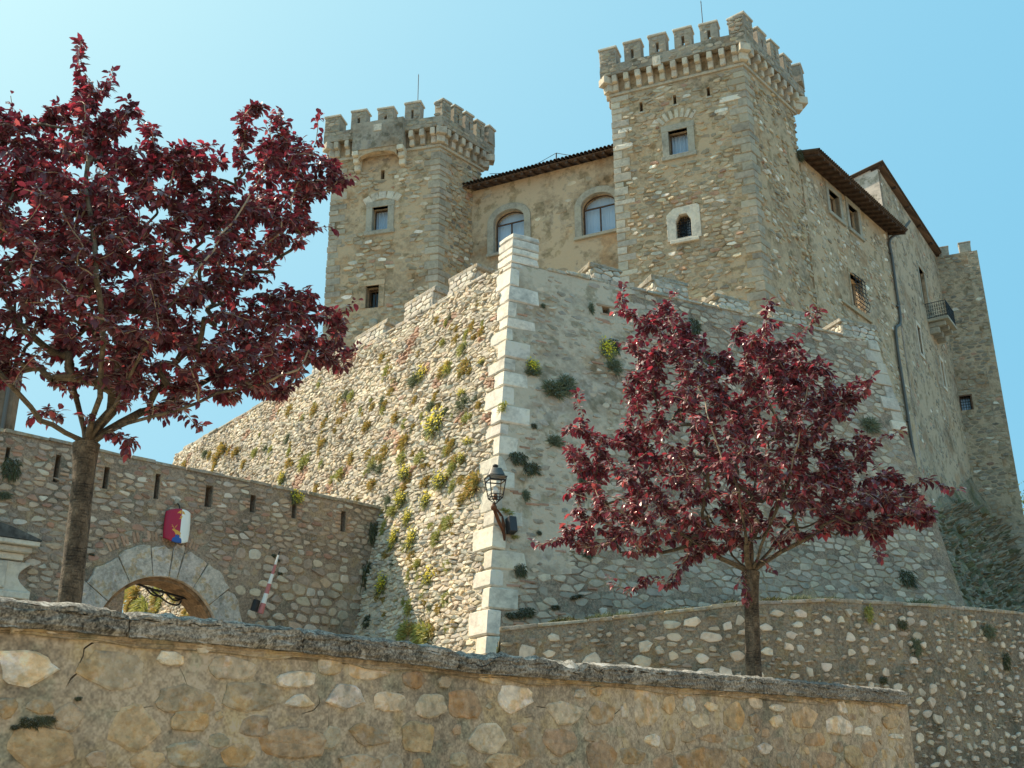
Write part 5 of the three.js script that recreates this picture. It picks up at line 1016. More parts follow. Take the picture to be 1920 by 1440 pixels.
  // open cracks and raked joints: narrow slots cut into the mortar
  const slot = (pts, w) => { const L = [], Rr = []; pts.forEach((p, i) => { const a = pts[Math.max(0, i - 1)], b = pts[Math.min(pts.length - 1, i + 1)], dx = b[0] - a[0], dy = b[1] - a[1], l = Math.hypot(dx, dy) || 1, e = i === 0 || i === pts.length - 1 ? 0.15 : rr(0.6, 1.2); L.push([p[0] - dy / l * w * e, p[1] + dx / l * w * e]); Rr.unshift([p[0] + dy / l * w * e, p[1] - dx / l * w * e]); }); return [...L, ...Rr]; };
  const cuts = [[[232, 1178], [222, 1184], [214, 1184], [196, 1198], [172, 1206], [158, 1216], [156, 1230], [150, 1242], [152, 1256], [134, 1272], [124, 1288]].map((q) => X(...q).slice(0, 2)), [[596, 1300], [600, 1318], [588, 1332], [566, 1338]].map((q) => X(...q).slice(0, 2))].map((p) => slot(p, 0.006));
  const busy = cuts.map((c) => [Math.min(...c.map((q) => q[0])), Math.max(...c.map((q) => q[0])), Math.min(...c.map((q) => q[1])), Math.max(...c.map((q) => q[1]))]);
  for (let k = 0; k < 900 && cuts.length < 45; k++) {
    const u = rr(4, uE - 0.5), v = rr(0.9, topAt(u) - 0.35), a = rr(0, 3.14), L = rr(0.12, 0.34), dx = Math.cos(a) * L / 2, dy = Math.sin(a) * L / 2;
    const bb = [u - Math.abs(dx) - 0.02, u + Math.abs(dx) + 0.02, v - Math.abs(dy) - 0.02, v + Math.abs(dy) + 0.02];
    if (busy.some((q) => bb[0] < q[1] && bb[1] > q[0] && bb[2] < q[3] && bb[3] > q[2])) continue;
    if (boxes.some((q) => Math.abs(q[0] - u) < q[2] * 0.42 && Math.abs(q[1] - v) < q[3] * 0.42)) continue;
    busy.push(bb); cuts.push(slot([[u - dx, v - dy], [u - dx * 0.4 + rr(-0.01, 0.01), v - dy * 0.4 + rr(-0.01, 0.01)], [u + dx * 0.4 + rr(-0.01, 0.01), v + dy * 0.4], [u + dx, v + dy]], rr(0.002, 0.0045)));
  }
  part(front, 'wall', slab(f, ol, cuts, 0.5), M.wallMortar);
  part(front, 'end_face', block(f, uE - 0.012, uE + 0.02, 0, topAt(uE) - 0.2, -0.5, -0.004, { r: 0.005 }), M.wallMortar);
}
// ---------------------------------------------------------------- upper road behind the wall
{
  const bk = FF.n.clone().multiplyScalar(-0.5);
  const p = [FF.at(0, 0).add(bk).setY(2.2), FF.at(6, 0).add(bk).setY(2.0), FF.at(FF.len - 2.5, 0).add(bk).setY(1.3), FF.at(FF.len - 0.02, 0).add(bk).setY(0.7), W2pts[5].clone().setY(0.05), W2pts[3].clone().setY(1.0), W2pts[0].clone().setY(2.7), Bc(2.8), GR.clone().setY(2.9), FGt.at(0, 0).setY(2.9), V(-30, 2.9, -14)];
  structure('upper_road', quadGeo([V(-1.5, 2.5, -17), ...p, p[0]], [[0, 17], ...p.map((q) => [q.x, q.z]), [p[0].x, p[0].z]]), M.ground, 'sloping road between retaining wall and castle gate');
  const b = [V(-30, 2.9, -14), FGt.at(0, 0).setY(2.9), GR.clone().setY(2.9), L1.clone().setY(3.2), V(-40, 3.2, -60)];
  structure('castle_yard', quadGeo(b.map((q, i) => q.clone().setY(q.y + 0.004 * i)), b.map((q) => [q.x, q.z])), M.ground, 'yard inside the gate');
  // rough bank between the boundary wall and the castle
  const G = new Geo(), n = 26, m = 10;
  const lowAt = (t) => { const k = t * (W2pts.length - 1), i = Math.min(W2pts.length - 2, Math.floor(k)); return W2pts[i].clone().lerp(W2pts[i + 1], k - i).add(V(0, -0.12, -0.35)); };
  const hiA = FR.at(0.6, vAt(FR, 4.0), 0.4), hiB = FR.at(13.2, vAt(FR, 5.6), 0.4), hiC = FW2.at(14, 0, 6).setY(6.5), hiD = V(60, 6, -60);
  const hiAt = (t) => t < 0.5 ? hiA.clone().lerp(hiB, t / 0.5) : t < 0.8 ? hiB.clone().lerp(hiC, (t - 0.5) / 0.3) : hiC.clone().lerp(hiD, (t - 0.8) / 0.2);
  for (let j = 0; j <= m; j++) for (let i = 0; i <= n; i++) { const t = i / n, s = j / m, q = lowAt(t).lerp(hiAt(t), s); q.y += 0.15 * N2(i * 0.6, j * 0.6) * (j > 0 ? 1 : 0); const k = N2(i * 0.5, j * 0.8) > 0 ? [0.10, 0.115, 0.055] : [0.19, 0.165, 0.115]; G.v(q, k, q.x, q.z); }
  for (let j = 0; j < m; j++) for (let i = 0; i < n; i++) { const q = j * (n + 1) + i; G.tri(q, q + 1, q + n + 1); G.tri(q + 1, q + n + 2, q + n + 1); }
  structure('bank', G.build(), std({ vertexColors: true, map: texMortar, bumpMap: bumpPlaster, bumpScale: 0.1, side: THREE.DoubleSide, name: 'bank' }), 'rough earth bank above the boundary wall');
}
// ---------------------------------------------------------------- houses across the street, behind the viewer: their sunlit fronts light the shaded walls
{
  const along = FF.u.clone(), toStreet = FF.n.clone().negate();                 // their fronts look back at the retaining wall
  const cols = [[0.66, 0.52, 0.36], [0.70, 0.60, 0.46], [0.62, 0.44, 0.29], [0.68, 0.56, 0.40]];
  const lab = ['ochre plastered three-storey house across the street', 'cream plastered two-storey house across the street', 'terracotta plastered three-storey house across the street', 'pale yellow corner house across the street'];
  const c0 = FF.at(FF.len * 0.35, 0).setY(0).addScaledVector(FF.n, 17);
  let s = -26;
  [[13, 10.5], [12, 8], [14, 11], [13, 9]].forEach(([w, h], i) => {
    const A = c0.clone().addScaledVector(along, s + w), B = c0.clone().addScaledVector(along, s); s += w + 0.02;
    const f = vface(A, B), t = thing('town_house', lab[i], 'house', 'houses across the street'), holes = [], n = 4;
    for (let fl = 0; fl < Math.floor(h / 3.4); fl++) for (let k = 0; k < n; k++) { const u = w * (k + 0.5) / n; holes.push(fl === 0 && k === 1 ? [u - 0.6, u + 0.6, 0.05, 2.4] : [u - 0.5, u + 0.5, fl * 3.3 + 1, fl * 3.3 + 2.5]); }
    const mat = std({ color: lin(...cols[i]), map: texPlaster, bumpMap: bumpPlaster, bumpScale: 0.01 });
    part(t, 'wall', merge([slab(f, [[0, 0], [w, 0], [w, h], [0, h]], holes.map(rectPoly), 0.4), slab(vface(B, B.clone().addScaledVector(toStreet, -8)), [[0.01, 0], [8, 0], [8, h], [0.01, h]], [], 0.3), slab(vface(A.clone().addScaledVector(toStreet, -8), A), [[0, 0], [7.99, 0], [7.99, h], [0, h]], [], 0.3)]), mat);
    holes.forEach((r) => (r[2] < 0.2 ? part(t, 'door', block(f, r[0], r[1], r[2], r[3], -0.3, -0.22, { r: 0.02 }), M.wood) : windowIn(t, f, r, { fw: 0.12, set: 0.2 })));
    part(t, 'roof', block(f, -0.2, w + 0.2, h, h + 0.35, -8.4, 0.6, { r: 0.05, shape: (x, y, z) => [x, y + (0.6 - z) * 0.25, z] }), M.tile);
  });
}
// ---------------------------------------------------------------- lantern at the bastion's corner
{
  const lan = thing('wall_lantern', 'old iron and glass street lantern on a rusty bracket at the bastion corner', 'lantern');
  const d = 25.35, top = P(930, 870, d), c0 = P(929, 938, d);           // finial top and foot of the glass cage
  const H = top.y - c0.y, s = H / 1.0, o = V(c0.x, c0.y, c0.z), rotY = 0.32;
  const put = (g) => { g.rotateY(rotY); g.translate(o.x, o.y, o.z); return g; };
  const wB = 0.155 * s, wT = 0.235 * s, hC = 0.62 * s;                    // half widths, cage height
  const barAt = (p, q, r) => tube([p, p.clone().lerp(q, 0.5), q], r, 3, 5);
  const corner = (i, w, y) => V((i === 0 || i === 3 ? -1 : 1) * w, y, (i < 2 ? 1 : -1) * w);
  const bars = [];
  for (let i = 0; i < 4; i++) { bars.push(barAt(corner(i, wB, 0.06 * s), corner(i, wT, hC), 0.016 * s)); bars.push(barAt(corner(i, wB, 0.06 * s), corner((i + 1) % 4, wB, 0.06 * s), 0.016 * s)); bars.push(barAt(corner(i, wB * 1.06, 0.14 * s), corner((i + 1) % 4, wB * 1.06, 0.14 * s), 0.013 * s)); bars.push(barAt(corner(i, wT * 0.93, hC * 0.84), corner((i + 1) % 4, wT * 0.93, hC * 0.84), 0.02 * s)); }
  for (let i = 0; i < 4; i++) bars.push(barAt(corner(i, wB, 0.06 * s), V(0, -0.1 * s, 0), 0.014 * s));
  part(lan, 'cage', put(merge(bars)), M.iron);
  for (let i = 0; i < 4; i++) { const a = corner(i, wB * 0.98, 0.08 * s), b = corner((i + 1) % 4, wB * 0.98, 0.08 * s), c = corner((i + 1) % 4, wT * 0.98, hC), e = corner(i, wT * 0.98, hC); part(lan, 'pane', put(quadGeo([a, b, c, e], [[0, 0], [1, 0], [1, 1], [0, 1]])), M.glass); }
  const roof = new THREE.CylinderGeometry(0.15 * s * 1.41, 0.27 * s * 1.41, 0.06 * s, 4, 1); roof.rotateY(Math.PI / 4); roof.translate(0, hC + 0.03 * s, 0);
  const roof2 = new THREE.CylinderGeometry(0.13 * s * 1.41, 0.205 * s * 1.41, 0.2 * s, 4, 1); roof2.rotateY(Math.PI / 4); roof2.translate(0, hC + 0.15 * s, 0);
  part(lan, 'hood', put(merge([roof, roof2])), M.lead);
  const fin = new THREE.LatheGeometry([[0.001, 0], [0.05, 0], [0.04, 0.03], [0.075, 0.06], [0.08, 0.1], [0.05, 0.125], [0.001, 0.13]].map((q) => new THREE.Vector2(q[0] * s, q[1] * s)), 12); fin.translate(0, hC + 0.24 * s, 0); part(lan, 'finial', put(fin), M.iron);
  const lamp = new THREE.SphereGeometry(0.075 * s, 12, 8); lamp.scale(1, 1.5, 1); lamp.translate(0, 0.27 * s, 0); part(lan, 'bulb', put(lamp), std({ color: lin(0.75, 0.76, 0.74), roughness: 0.3 }));
  const sock = new THREE.CylinderGeometry(0.05 * s, 0.06 * s, 0.12 * s, 10); sock.translate(0, 0.1 * s, 0); part(lan, 'socket', put(sock), M.rust);
  const bt = P(926, 948, d), w1 = FR.hit(943, 1008), wp = FR.at(w1[0], w1[1], 0.05), w2 = FR.at(w1[0], w1[1] + 0.55, 0.05);
  part(lan, 'bracket', merge([tube([bt.clone().add(V(0, 0.06, 0)), bt.clone().add(V(0.02, -0.1, -0.02)), bt.clone().lerp(wp, 0.45).add(V(0, -0.02, 0)), wp.clone().add(V(0, 0.1, 0.02)), wp.clone().add(V(0, -0.1, 0))], 0.05 * s, 20, 7), tube([wp, wp.clone().lerp(w2, 0.5).add(FR.n.clone().multiplyScalar(0.05)), w2], 0.04 * s, 6, 6), tube([w2, bt.clone().lerp(w2, 0.5), bt.clone().add(V(0, -0.05, 0))], 0.03, 8, 6)]), M.rust);
  const kn = new THREE.SphereGeometry(0.085 * s, 10, 8); kn.translate(bt.x, bt.y - 0.05, bt.z); part(lan, 'knuckle', kn, M.rust);
}
{
  const bx = thing('junction_box', 'small black weatherproof box fixed below the lantern', 'box'), r = FR.rect(946, 976, 960, 1004);
  part(bx, 'housing', block(FR, r[0], r[1], r[2], r[3], 0.05, 0.3, { r: 0.02, seg: 2 }), std({ color: lin(0.03, 0.03, 0.035), roughness: 0.5 }));
  part(bx, 'mounting_plate', block(FR, r[0] + 0.03, r[1] - 0.03, r[2] + 0.04, r[3] - 0.04, -0.02, 0.06, { r: 0.01 }), M.iron);
}
// ---------------------------------------------------------------- rods and wires on the roofs
function rod(px, y0, y1, d, label, lean = 0) {
  const t = thing('lightning_rod', label, 'rod'), a = P(px, y0, d), b = V(a.x + lean, PH(px, y1, 1).y, a.z); const q = ray(px, y1).multiplyScalar(d).add(EYE); b.y = q.y;
  part(t, 'rod', tube([V(a.x, a.y - 1.2, a.z), a, a.clone().lerp(b, 0.6), b], 0.022, 12, 5), M.iron);
  const k = new THREE.ConeGeometry(0.03, 0.16, 6); k.translate(b.x, b.y, b.z); part(t, 'tip', k, M.iron);
}
rod(783, 205, 140, 50.5, 'thin lightning rod rising from the lower battlemented tower');
rod(1318, 50, 2, 46.2, 'thin lightning rod rising from the taller battlemented tower');
{
  const w = thing('roof_wire', 'thin post and sagging wires above the palace roof between the towers', 'wire');
  const d = 48.6, a = P(1043, 308, d), b = P(1043, 287, d);
  part(w, 'post', tube([a.clone().add(V(0, -0.4, 0)), a, b], 0.04, 6, 6), M.iron);
  const e0 = P(918, 326, 50.4), e1 = P(1148, 289, 46.4), sag = (p, q, s) => [p, p.clone().lerp(q, 0.33).add(V(0, -s * 0.9, 0)), p.clone().lerp(q, 0.66).add(V(0, -s * 0.9, 0)), q];
  part(w, 'wire', tube(sag(e0, b, 0.35), 0.018, 20, 4), M.iron); part(w, 'wire', tube(sag(b, e1, 0.16), 0.018, 20, 4), M.iron);
}
// ---------------------------------------------------------------- house behind the gate wall at the left
{
  const h = thing('house', 'dark brown house corner standing behind the gate wall', 'house');
  const a = P(19, 790, 34), f = vface(V(a.x - 7, 2.9, a.z + 0.5), V(a.x, 2.9, a.z)), topV = 10.2;
  part(h, 'wall', merge([slab(f, [[0, 0], [f.len, 0], [f.len, topV], [0, topV]], [], 0.4), slab(vface(V(a.x, 2.9, a.z), V(a.x - 4.2, 2.9, a.z - 7)), [[0.01, 0], [7.6, 0], [7.6, topV], [0.01, topV]], [], 0.4)]), std({ color: lin(0.22, 0.17, 0.12), map: texPlaster, name: 'brown_plaster' }));
  part(h, 'downpipe', tube([f.at(f.len - 0.16, 0.2, 0.1), f.at(f.len - 0.16, 7, 0.1), f.at(f.len - 0.16, topV, 0.1)], 0.07, 6, 8), M.lead);
  part(h, 'roof', block(f, -0.3, f.len + 0.01, topV, topV + 0.25, -0.4, 0.05, { r: 0.05 }), M.tile);
}
// ---------------------------------------------------------------- trees
const leafMat = new THREE.MeshPhysicalMaterial({ vertexColors: true, roughness: 0.82, transmission: 0.55, thickness: 0, clearcoat: 1, clearcoatRoughness: 0.24, side: THREE.DoubleSide, name: 'plum_leaf' });
function leafInto(G, p, dir, up, len, wid, col, fold, curl) {
  const side = dir.clone().cross(up).normalize(), nrm = side.clone().cross(dir).normalize();
  const pt = (t, s) => { const w = s * wid, z = -curl * t * t * len + fold * Math.abs(s) * wid; return p.clone().addScaledVector(dir, t * len).addScaledVector(side, w).addScaledVector(nrm, z); };
  const ids = [[0, 0], [0.3, -0.42], [0.3, 0], [0.3, 0.42], [0.66, -0.40], [0.68, 0], [0.66, 0.40], [1, 0]].map(([t, s]) => G.v(pt(t, s), col, t, s + 0.5));
  for (const [a, b, c] of [[0, 2, 1], [0, 3, 2], [1, 2, 5], [1, 5, 4], [2, 3, 6], [2, 6, 5], [4, 5, 7], [5, 6, 7]]) G.tri(ids[a], ids[b], ids[c]);
}
function tree(name, label, group, { base, crotch, rBase, rTop, outline, extra, dist, twigs, leaves, leafLen, depth, limbs, seed, lean }) {
  const rn = mulberry(seed), q = (a, b) => a + (b - a) * rn();
  const t = thing(name, label, 'tree', group);
  const nodes = [];
  // trunk
  const trunkPts = [base.clone().add(V(0, -0.4, 0)), base, base.clone().lerp(crotch, 0.35).add(lean), base.clone().lerp(crotch, 0.7).add(lean.clone().multiplyScalar(0.8)), crotch];
  const curve = new THREE.CatmullRomCurve3(trunkPts), tr = new THREE.TubeGeometry(curve, 26, 1, 14, false), tp = tr.attributes.position;
  { const K = 27; for (let i = 0; i < K; i++) { const f = i / 26, c = curve.getPointAt(f), r = mix(rBase, rTop, Math.pow(f, 0.8)) * (f < 0.12 ? 1 + (0.12 - f) * 2 : 1) * (f > 0.9 ? 1 + (f - 0.9) * 3 : 1); for (let j = 0; j <= 14; j++) { const k = i * 15 + j, a = j / 14 * Math.PI * 2; const x = tp.getX(k) - c.x, y = tp.getY(k) - c.y, z = tp.getZ(k) - c.z, rr_ = r * (1 + 0.06 * Math.sin(a * 3 + f * 5) + 0.04 * N3(Math.cos(a) * 2, f * 9, Math.sin(a) * 2)); tp.setXYZ(k, c.x + x * rr_, c.y + y * rr_, c.z + z * rr_); } } tr.computeVertexNormals(); const uv = tr.attributes.uv; for (let i = 0; i < uv.count; i++) uv.setXY(i, uv.getY(i) * 0.7, uv.getX(i) * 2.4); }
  part(t, 'trunk', tr, M.bark);
  nodes.push({ p: crotch.clone(), par: -1, kids: 0, lim: -1 });
  // volume inside the outline seen in the photograph, with real depth about the trunk
  const xs = outline.map((o) => o[0]), ys = outline.map((o) => o[1]), x0 = Math.min(...xs), x1 = Math.max(...xs), y0 = Math.min(...ys), y1 = Math.max(...ys);
  const edge = (x, y) => { let m = 1e9; for (let i = 0; i < outline.length; i++) { const a = outline[i], b = outline[(i + 1) % outline.length], dx = b[0] - a[0], dy = b[1] - a[1], k = clamp(((x - a[0]) * dx + (y - a[1]) * dy) / (dx * dx + dy * dy)); m = Math.min(m, Math.hypot(x - a[0] - k * dx, y - a[1] - k * dy)); } return m; };
  const fwd = V(crotch.x, 0, crotch.z).normalize();
  const place = (x, y, dz) => { const r = ray(x, y), k = (dist + dz) / (r.x * fwd.x + r.z * fwd.z); return r.multiplyScalar(k).add(EYE); };
  const ends = [];
  let guard = 0;
  while (ends.length < twigs && guard++ < twigs * 40) {
    const x = q(x0, x1), y = q(y0, y1); if (!inPoly(outline, x, y)) continue;
    const e = edge(x, y), half = depth * Math.sqrt(clamp(e / 170)); if (e < 7) continue;
    const p = place(x, y, q(-1, 1) * half * Math.pow(rn(), 0.25));
    ends.push(p);
  }
  for (const [x, y, dz] of extra) ends.push(place(x, y, dz ?? 0));
  // main limbs reach into the crown first
  limbs.forEach((pts, li) => { let prev = 0; pts.forEach(([x, y, dz]) => { const p = place(x, y, dz), a = nodes[prev].p.clone(); const steps = Math.max(2, Math.round(a.distanceTo(p) / 0.22)); for (let s = 1; s <= steps; s++) { const w = a.clone().lerp(p, s / steps).add(V(q(-1, 1), q(-1, 1), q(-1, 1)).multiplyScalar(0.025)); nodes.push({ p: w, par: prev, kids: 0, lim: li }); prev = nodes.length - 1; } }); });
  ends.sort((a, b) => a.distanceToSquared(crotch) - b.distanceToSquared(crotch));
  const tips = [];
  for (const e of ends) {
    let best = 0, bd = 1e9; const ec = e.distanceTo(crotch);
    for (let i = 0; i < nodes.length; i++) { const n = nodes[i], d = n.p.distanceTo(e); if (n.p.distanceTo(crotch) > ec + 0.05) continue; const rise = e.y - n.p.y, c = d + (rise < -0.1 ? 0.5 * -rise : 0) + n.kids * 0.03; if (c < bd) { bd = c; best = i; } }
    const a = nodes[best].p, L = a.distanceTo(e), steps = Math.max(2, Math.round(L / 0.16)); let prev = best; nodes[best].kids++;
    const pd = nodes[best].par >= 0 ? a.clone().sub(nodes[nodes[best].par].p).normalize() : UP.clone(), mid = a.clone().addScaledVector(pd, L * 0.35).lerp(a.clone().lerp(e, 0.5), 0.55).add(V(q(-1, 1), q(-0.4, 1), q(-1, 1)).multiplyScalar(0.07 * L));
    for (let s = 1; s <= steps; s++) { const k = s / steps, w = a.clone().multiplyScalar((1 - k) * (1 - k)).addScaledVector(mid, 2 * k * (1 - k)).addScaledVector(e, k * k); nodes.push({ p: w, par: prev, kids: 0, lim: nodes[best].lim }); prev = nodes.length - 1; }
    tips.push(prev);
  }
  const load = new Float32Array(nodes.length); for (const k of tips) load[k] += 1; for (let i = nodes.length - 1; i > 0; i--) load[nodes[i].par] += Math.max(load[i], 0.6);
  const rad = (i) => Math.min(rTop * 0.55, 0.0030 * Math.pow(load[i] + 0.6, 0.43));
  // branches: thick ones limb by limb as parts, fine twigs joined
  const thick = {}, fine = new Geo();
  const seg = (G, a, b, ra, rb, n) => { const d = b.clone().sub(a), L = d.length(); if (L < 1e-5) return; d.divideScalar(L); const s = Math.abs(d.y) > 0.9 ? V(1, 0, 0).cross(d).normalize() : UP.clone().cross(d).normalize(), w = d.clone().cross(s), o = G.n; for (let e = 0; e < 2; e++) for (let k = 0; k < n; k++) { const an = k / n * Math.PI * 2, c = Math.cos(an), si = Math.sin(an), r = e ? rb : ra, p = (e ? b : a).clone().addScaledVector(s, c * r).addScaledVector(w, si * r).addScaledVector(d, e ? r * 0.4 : -r * 0.4); G.v(p, [1, 1, 1], k / n * 0.3, e * L + a.y); } for (let k = 0; k < n; k++) { const k2 = (k + 1) % n; G.tri(o + k, o + k2, o + n + k); G.tri(o + k2, o + n + k2, o + n + k); } };
  for (let i = 1; i < nodes.length; i++) { const n = nodes[i], ra = rad(n.par), rb = rad(i), big = rb > 0.012 && n.lim >= 0; const G = big ? (thick[n.lim] ??= new Geo()) : fine; seg(G, nodes[n.par].p, n.p, Math.min(ra, rb * 1.6), rb, big ? 7 : 4); }
  for (const k of Object.keys(thick)) part(t, 'limb', thick[k].build(), M.limb);
  part(t, 'twigs', fine.build(), M.twig, 'stuff');
  // leaves along the outer twigs
  const cand = []; for (const k of tips) { let i = k; for (let s = 0; s < 5 && i > 0 && rad(i) < 0.013; s++) { for (let w = 0; w < 5 - s; w++) cand.push(i); i = nodes[i].par; } }
  const all = [];
  for (let k = 0; k < leaves; k++) {
    const i = cand[Math.floor(rn() * cand.length)], n = nodes[i], a = nodes[n.par].p, tw = n.p.clone().sub(a).normalize(), p = a.clone().lerp(n.p, rn());
    const out = V(q(-1, 1), q(-0.6, 0.7), q(-1, 1)).normalize(); const dir = tw.clone().multiplyScalar(0.45).add(out).add(V(0, -0.45, 0)).normalize();
    p.addScaledVector(out, q(0.005, 0.04));
    const u = V(q(-0.6, 0.6), 1, q(-0.6, 0.6)).normalize(), len = leafLen * q(0.5, 1.25), tone = rn();
    const col = tone < 0.55 ? [0.12, 0.013, 0.034] : tone < 0.82 ? [0.22, 0.02, 0.046] : tone < 0.95 ? [0.44, 0.042, 0.07] : [0.58, 0.11, 0.12], j = q(0.8, 1.2);
    all.push([p, dir, u, len, len * q(0.52, 0.68), col.map((c) => c * j), q(0.15, 0.5), q(0.05, 0.45)]);
  }
  for (const l of all) { const s = toPixel(l[0]); l.px = s && s[0] > 0 && s[0] < 1920 && s[1] > 0 ? l[3] * FOC / s[2] : 0; }
  const order = [...all].sort((a, b) => b.px - a.px), single = new Set(order.slice(0, 280)), G = new Geo();
  for (const l of all) if (single.has(l)) { const g = new Geo(); leafInto(g, ...l); part(t, 'leaf', g.build(), leafMat); } else leafInto(G, ...l);
  part(t, 'foliage', G.build(), leafMat, 'stuff');
  return t;
}
{
  const d1 = 10.4;
  tree('plum_tree', 'large purple-leaved plum tree rising in front of the gate arch', 'purple plum trees along the road', {
    base: P(126, 1150, d1).setY(2.05), crotch: P(163, 832, d1), rBase: 0.112, rTop: 0.096, dist: d1, depth: 1.55, twigs: 1900, leaves: 50000, leafLen: 0.086, seed: 51, lean: V(0.02, 0, 0.02),
    outline: [[-260, 330], [-160, 250], [-60, 215], [0, 190], [40, 205], [75, 225], [90, 190], [112, 168], [130, 200], [140, 165], [137, 120], [150, 85], [164, 112], [174, 160], [186, 205], [190, 135], [213, 128], [232, 165], [262, 185], [275, 230], [300, 240], [320, 262], [345, 255], [380, 265], [408, 262], [428, 292], [424, 335], [444, 320], [430, 275], [442, 240], [432, 202], [452, 186], [490, 190], [515, 178], [540, 202], [560, 240], [592, 272], [618, 268], [630, 300], [656, 322], [636, 358], [600, 380], [578, 400], [628, 420], [600, 442], [560, 468], [545, 500], [500, 528], [478, 545], [545, 532], [588, 524], [600, 560], [640, 585], [668, 565], [660, 600], [645, 625], [678, 645], [676, 668], [645, 688], [600, 680], [570, 712], [535, 742], [515, 738], [470, 748], [425, 760], [390, 752], [350, 760], [300, 775], [262, 790], [240, 770], [200, 745], [165, 720], [120, 735], [80, 715], [60, 700], [20, 720], [-60, 740], [-180, 700], [-260, 560]],
    extra: [[152, 78], [146, 110], [212, 130], [598, 212, -0.2], [596, 240, -0.2], [672, 562, -0.3], [640, 600, -0.3], [676, 650, -0.3], [640, 690, -0.3], [240, 852, -0.2], [228, 820, -0.2], [250, 830, -0.1], [150, 780, -0.3], [60, 785, 0.1], [75, 770, 0.1], [110, 772, 0], [520, 745, 0], [380, 800, -0.2], [365, 795, -0.2], [660, 330, -0.2], [632, 425, 0.1], [20, 180, 0], [310, 790, 0]],
    limbs: [[[118, 815, -0.1], [75, 785, -0.3], [30, 725, -0.5], [-60, 640, -0.6]], [[140, 740, 0.3], [120, 600, 0.7], [90, 440, 0.8], [120, 280, 0.6]], [[185, 740, -0.4], [195, 640, -0.8], [185, 520, -1.0], [170, 380, -0.8], [155, 190, -0.4]], [[222, 740, 0.2], [255, 650, 0.5], [300, 520, 0.6], [330, 360, 0.4]], [[240, 720, -0.5], [300, 600, -0.9], [400, 470, -0.9], [490, 330, -0.6], [510, 230, -0.3]], [[260, 775, 0.1], [360, 730, 0.3], [460, 670, 0.3], [560, 600, 0.1], [630, 585, 0]], [[240, 790, -0.2], [330, 770, -0.5], [450, 725, -0.6], [560, 690, -0.5]]],
  });
  const d2 = 14.2;
  tree('plum_tree', 'smaller purple-leaved plum tree in front of the boundary wall', 'purple plum trees along the road', {
    base: P(1412, 1300, d2).setY(1.5), crotch: P(1407, 1072, d2), rBase: 0.115, rTop: 0.09, dist: d2, depth: 1.7, twigs: 1300, leaves: 25500, leafLen: 0.1, seed: 77, lean: V(-0.01, 0, 0),
    outline: [[1166, 535], [1186, 552], [1202, 578], [1238, 562], [1262, 545], [1278, 575], [1292, 610], [1335, 640], [1350, 655], [1368, 608], [1400, 592], [1430, 575], [1462, 585], [1485, 612], [1500, 640], [1520, 660], [1548, 650], [1570, 668], [1556, 695], [1590, 715], [1630, 705], [1636, 730], [1606, 775], [1590, 800], [1620, 800], [1650, 830], [1640, 860], [1680, 880], [1710, 905], [1745, 925], [1762, 958], [1738, 992], [1700, 985], [1655, 1030], [1620, 1005], [1540, 1015], [1480, 1030], [1420, 1020], [1350, 1040], [1310, 1055], [1280, 1060], [1235, 1045], [1190, 1050], [1120, 1040], [1060, 1025], [1010, 1020], [1040, 990], [1062, 958], [1052, 912], [1080, 898], [1056, 862], [1046, 822], [1044, 790], [1072, 782], [1112, 792], [1150, 812], [1172, 780], [1154, 742], [1162, 718], [1184, 690], [1164, 652], [1160, 630], [1184, 608], [1154, 582], [1158, 548]],
    extra: [[1166, 532], [1268, 542], [1440, 562], [1455, 572], [1540, 582], [1530, 600], [1515, 580], [1560, 700], [1640, 705], [1690, 806, -0.2], [1680, 812, -0.2], [1640, 830], [1800, 918, -0.2], [1740, 900, -0.2], [1720, 905, -0.2], [1775, 915, -0.2], [992, 1012, -0.2], [1015, 1020, -0.2], [1040, 1015, -0.2], [1180, 1110, -0.4], [1200, 1095, -0.4], [1215, 1080, -0.4], [1135, 1075, -0.3], [1260, 1095, -0.3], [1270, 1070, -0.3], [1400, 1105, -0.2], [1396, 1130, -0.15], [1385, 1090, -0.2], [1450, 1070, -0.3], [1085, 735, -0.2], [1083, 750, -0.2], [1095, 790, -0.2], [1650, 1045], [1150, 585], [1150, 640], [1650, 1040, -0.3]],
    limbs: [[[1350, 1045, -0.2], [1270, 1000, -0.5], [1160, 960, -0.6], [1070, 920, -0.5]], [[1375, 1040, 0.3], [1320, 950, 0.7], [1250, 850, 0.9], [1190, 760, 0.6], [1200, 640, 0.4]], [[1400, 1020, -0.4], [1385, 920, -0.9], [1330, 800, -1.0], [1300, 680, -0.7]], [[1410, 1010, 0.2], [1415, 900, 0.4], [1420, 760, 0.4], [1420, 640, 0.2]], [[1430, 1020, -0.3], [1470, 920, -0.7], [1500, 800, -0.8], [1520, 700, -0.5]], [[1440, 1030, 0.3], [1500, 950, 0.6], [1560, 860, 0.6], [1600, 770, 0.3]], [[1470, 1030, -0.1], [1550, 980, -0.3], [1640, 940, -0.3], [1720, 930, -0.2]]],
  });
}
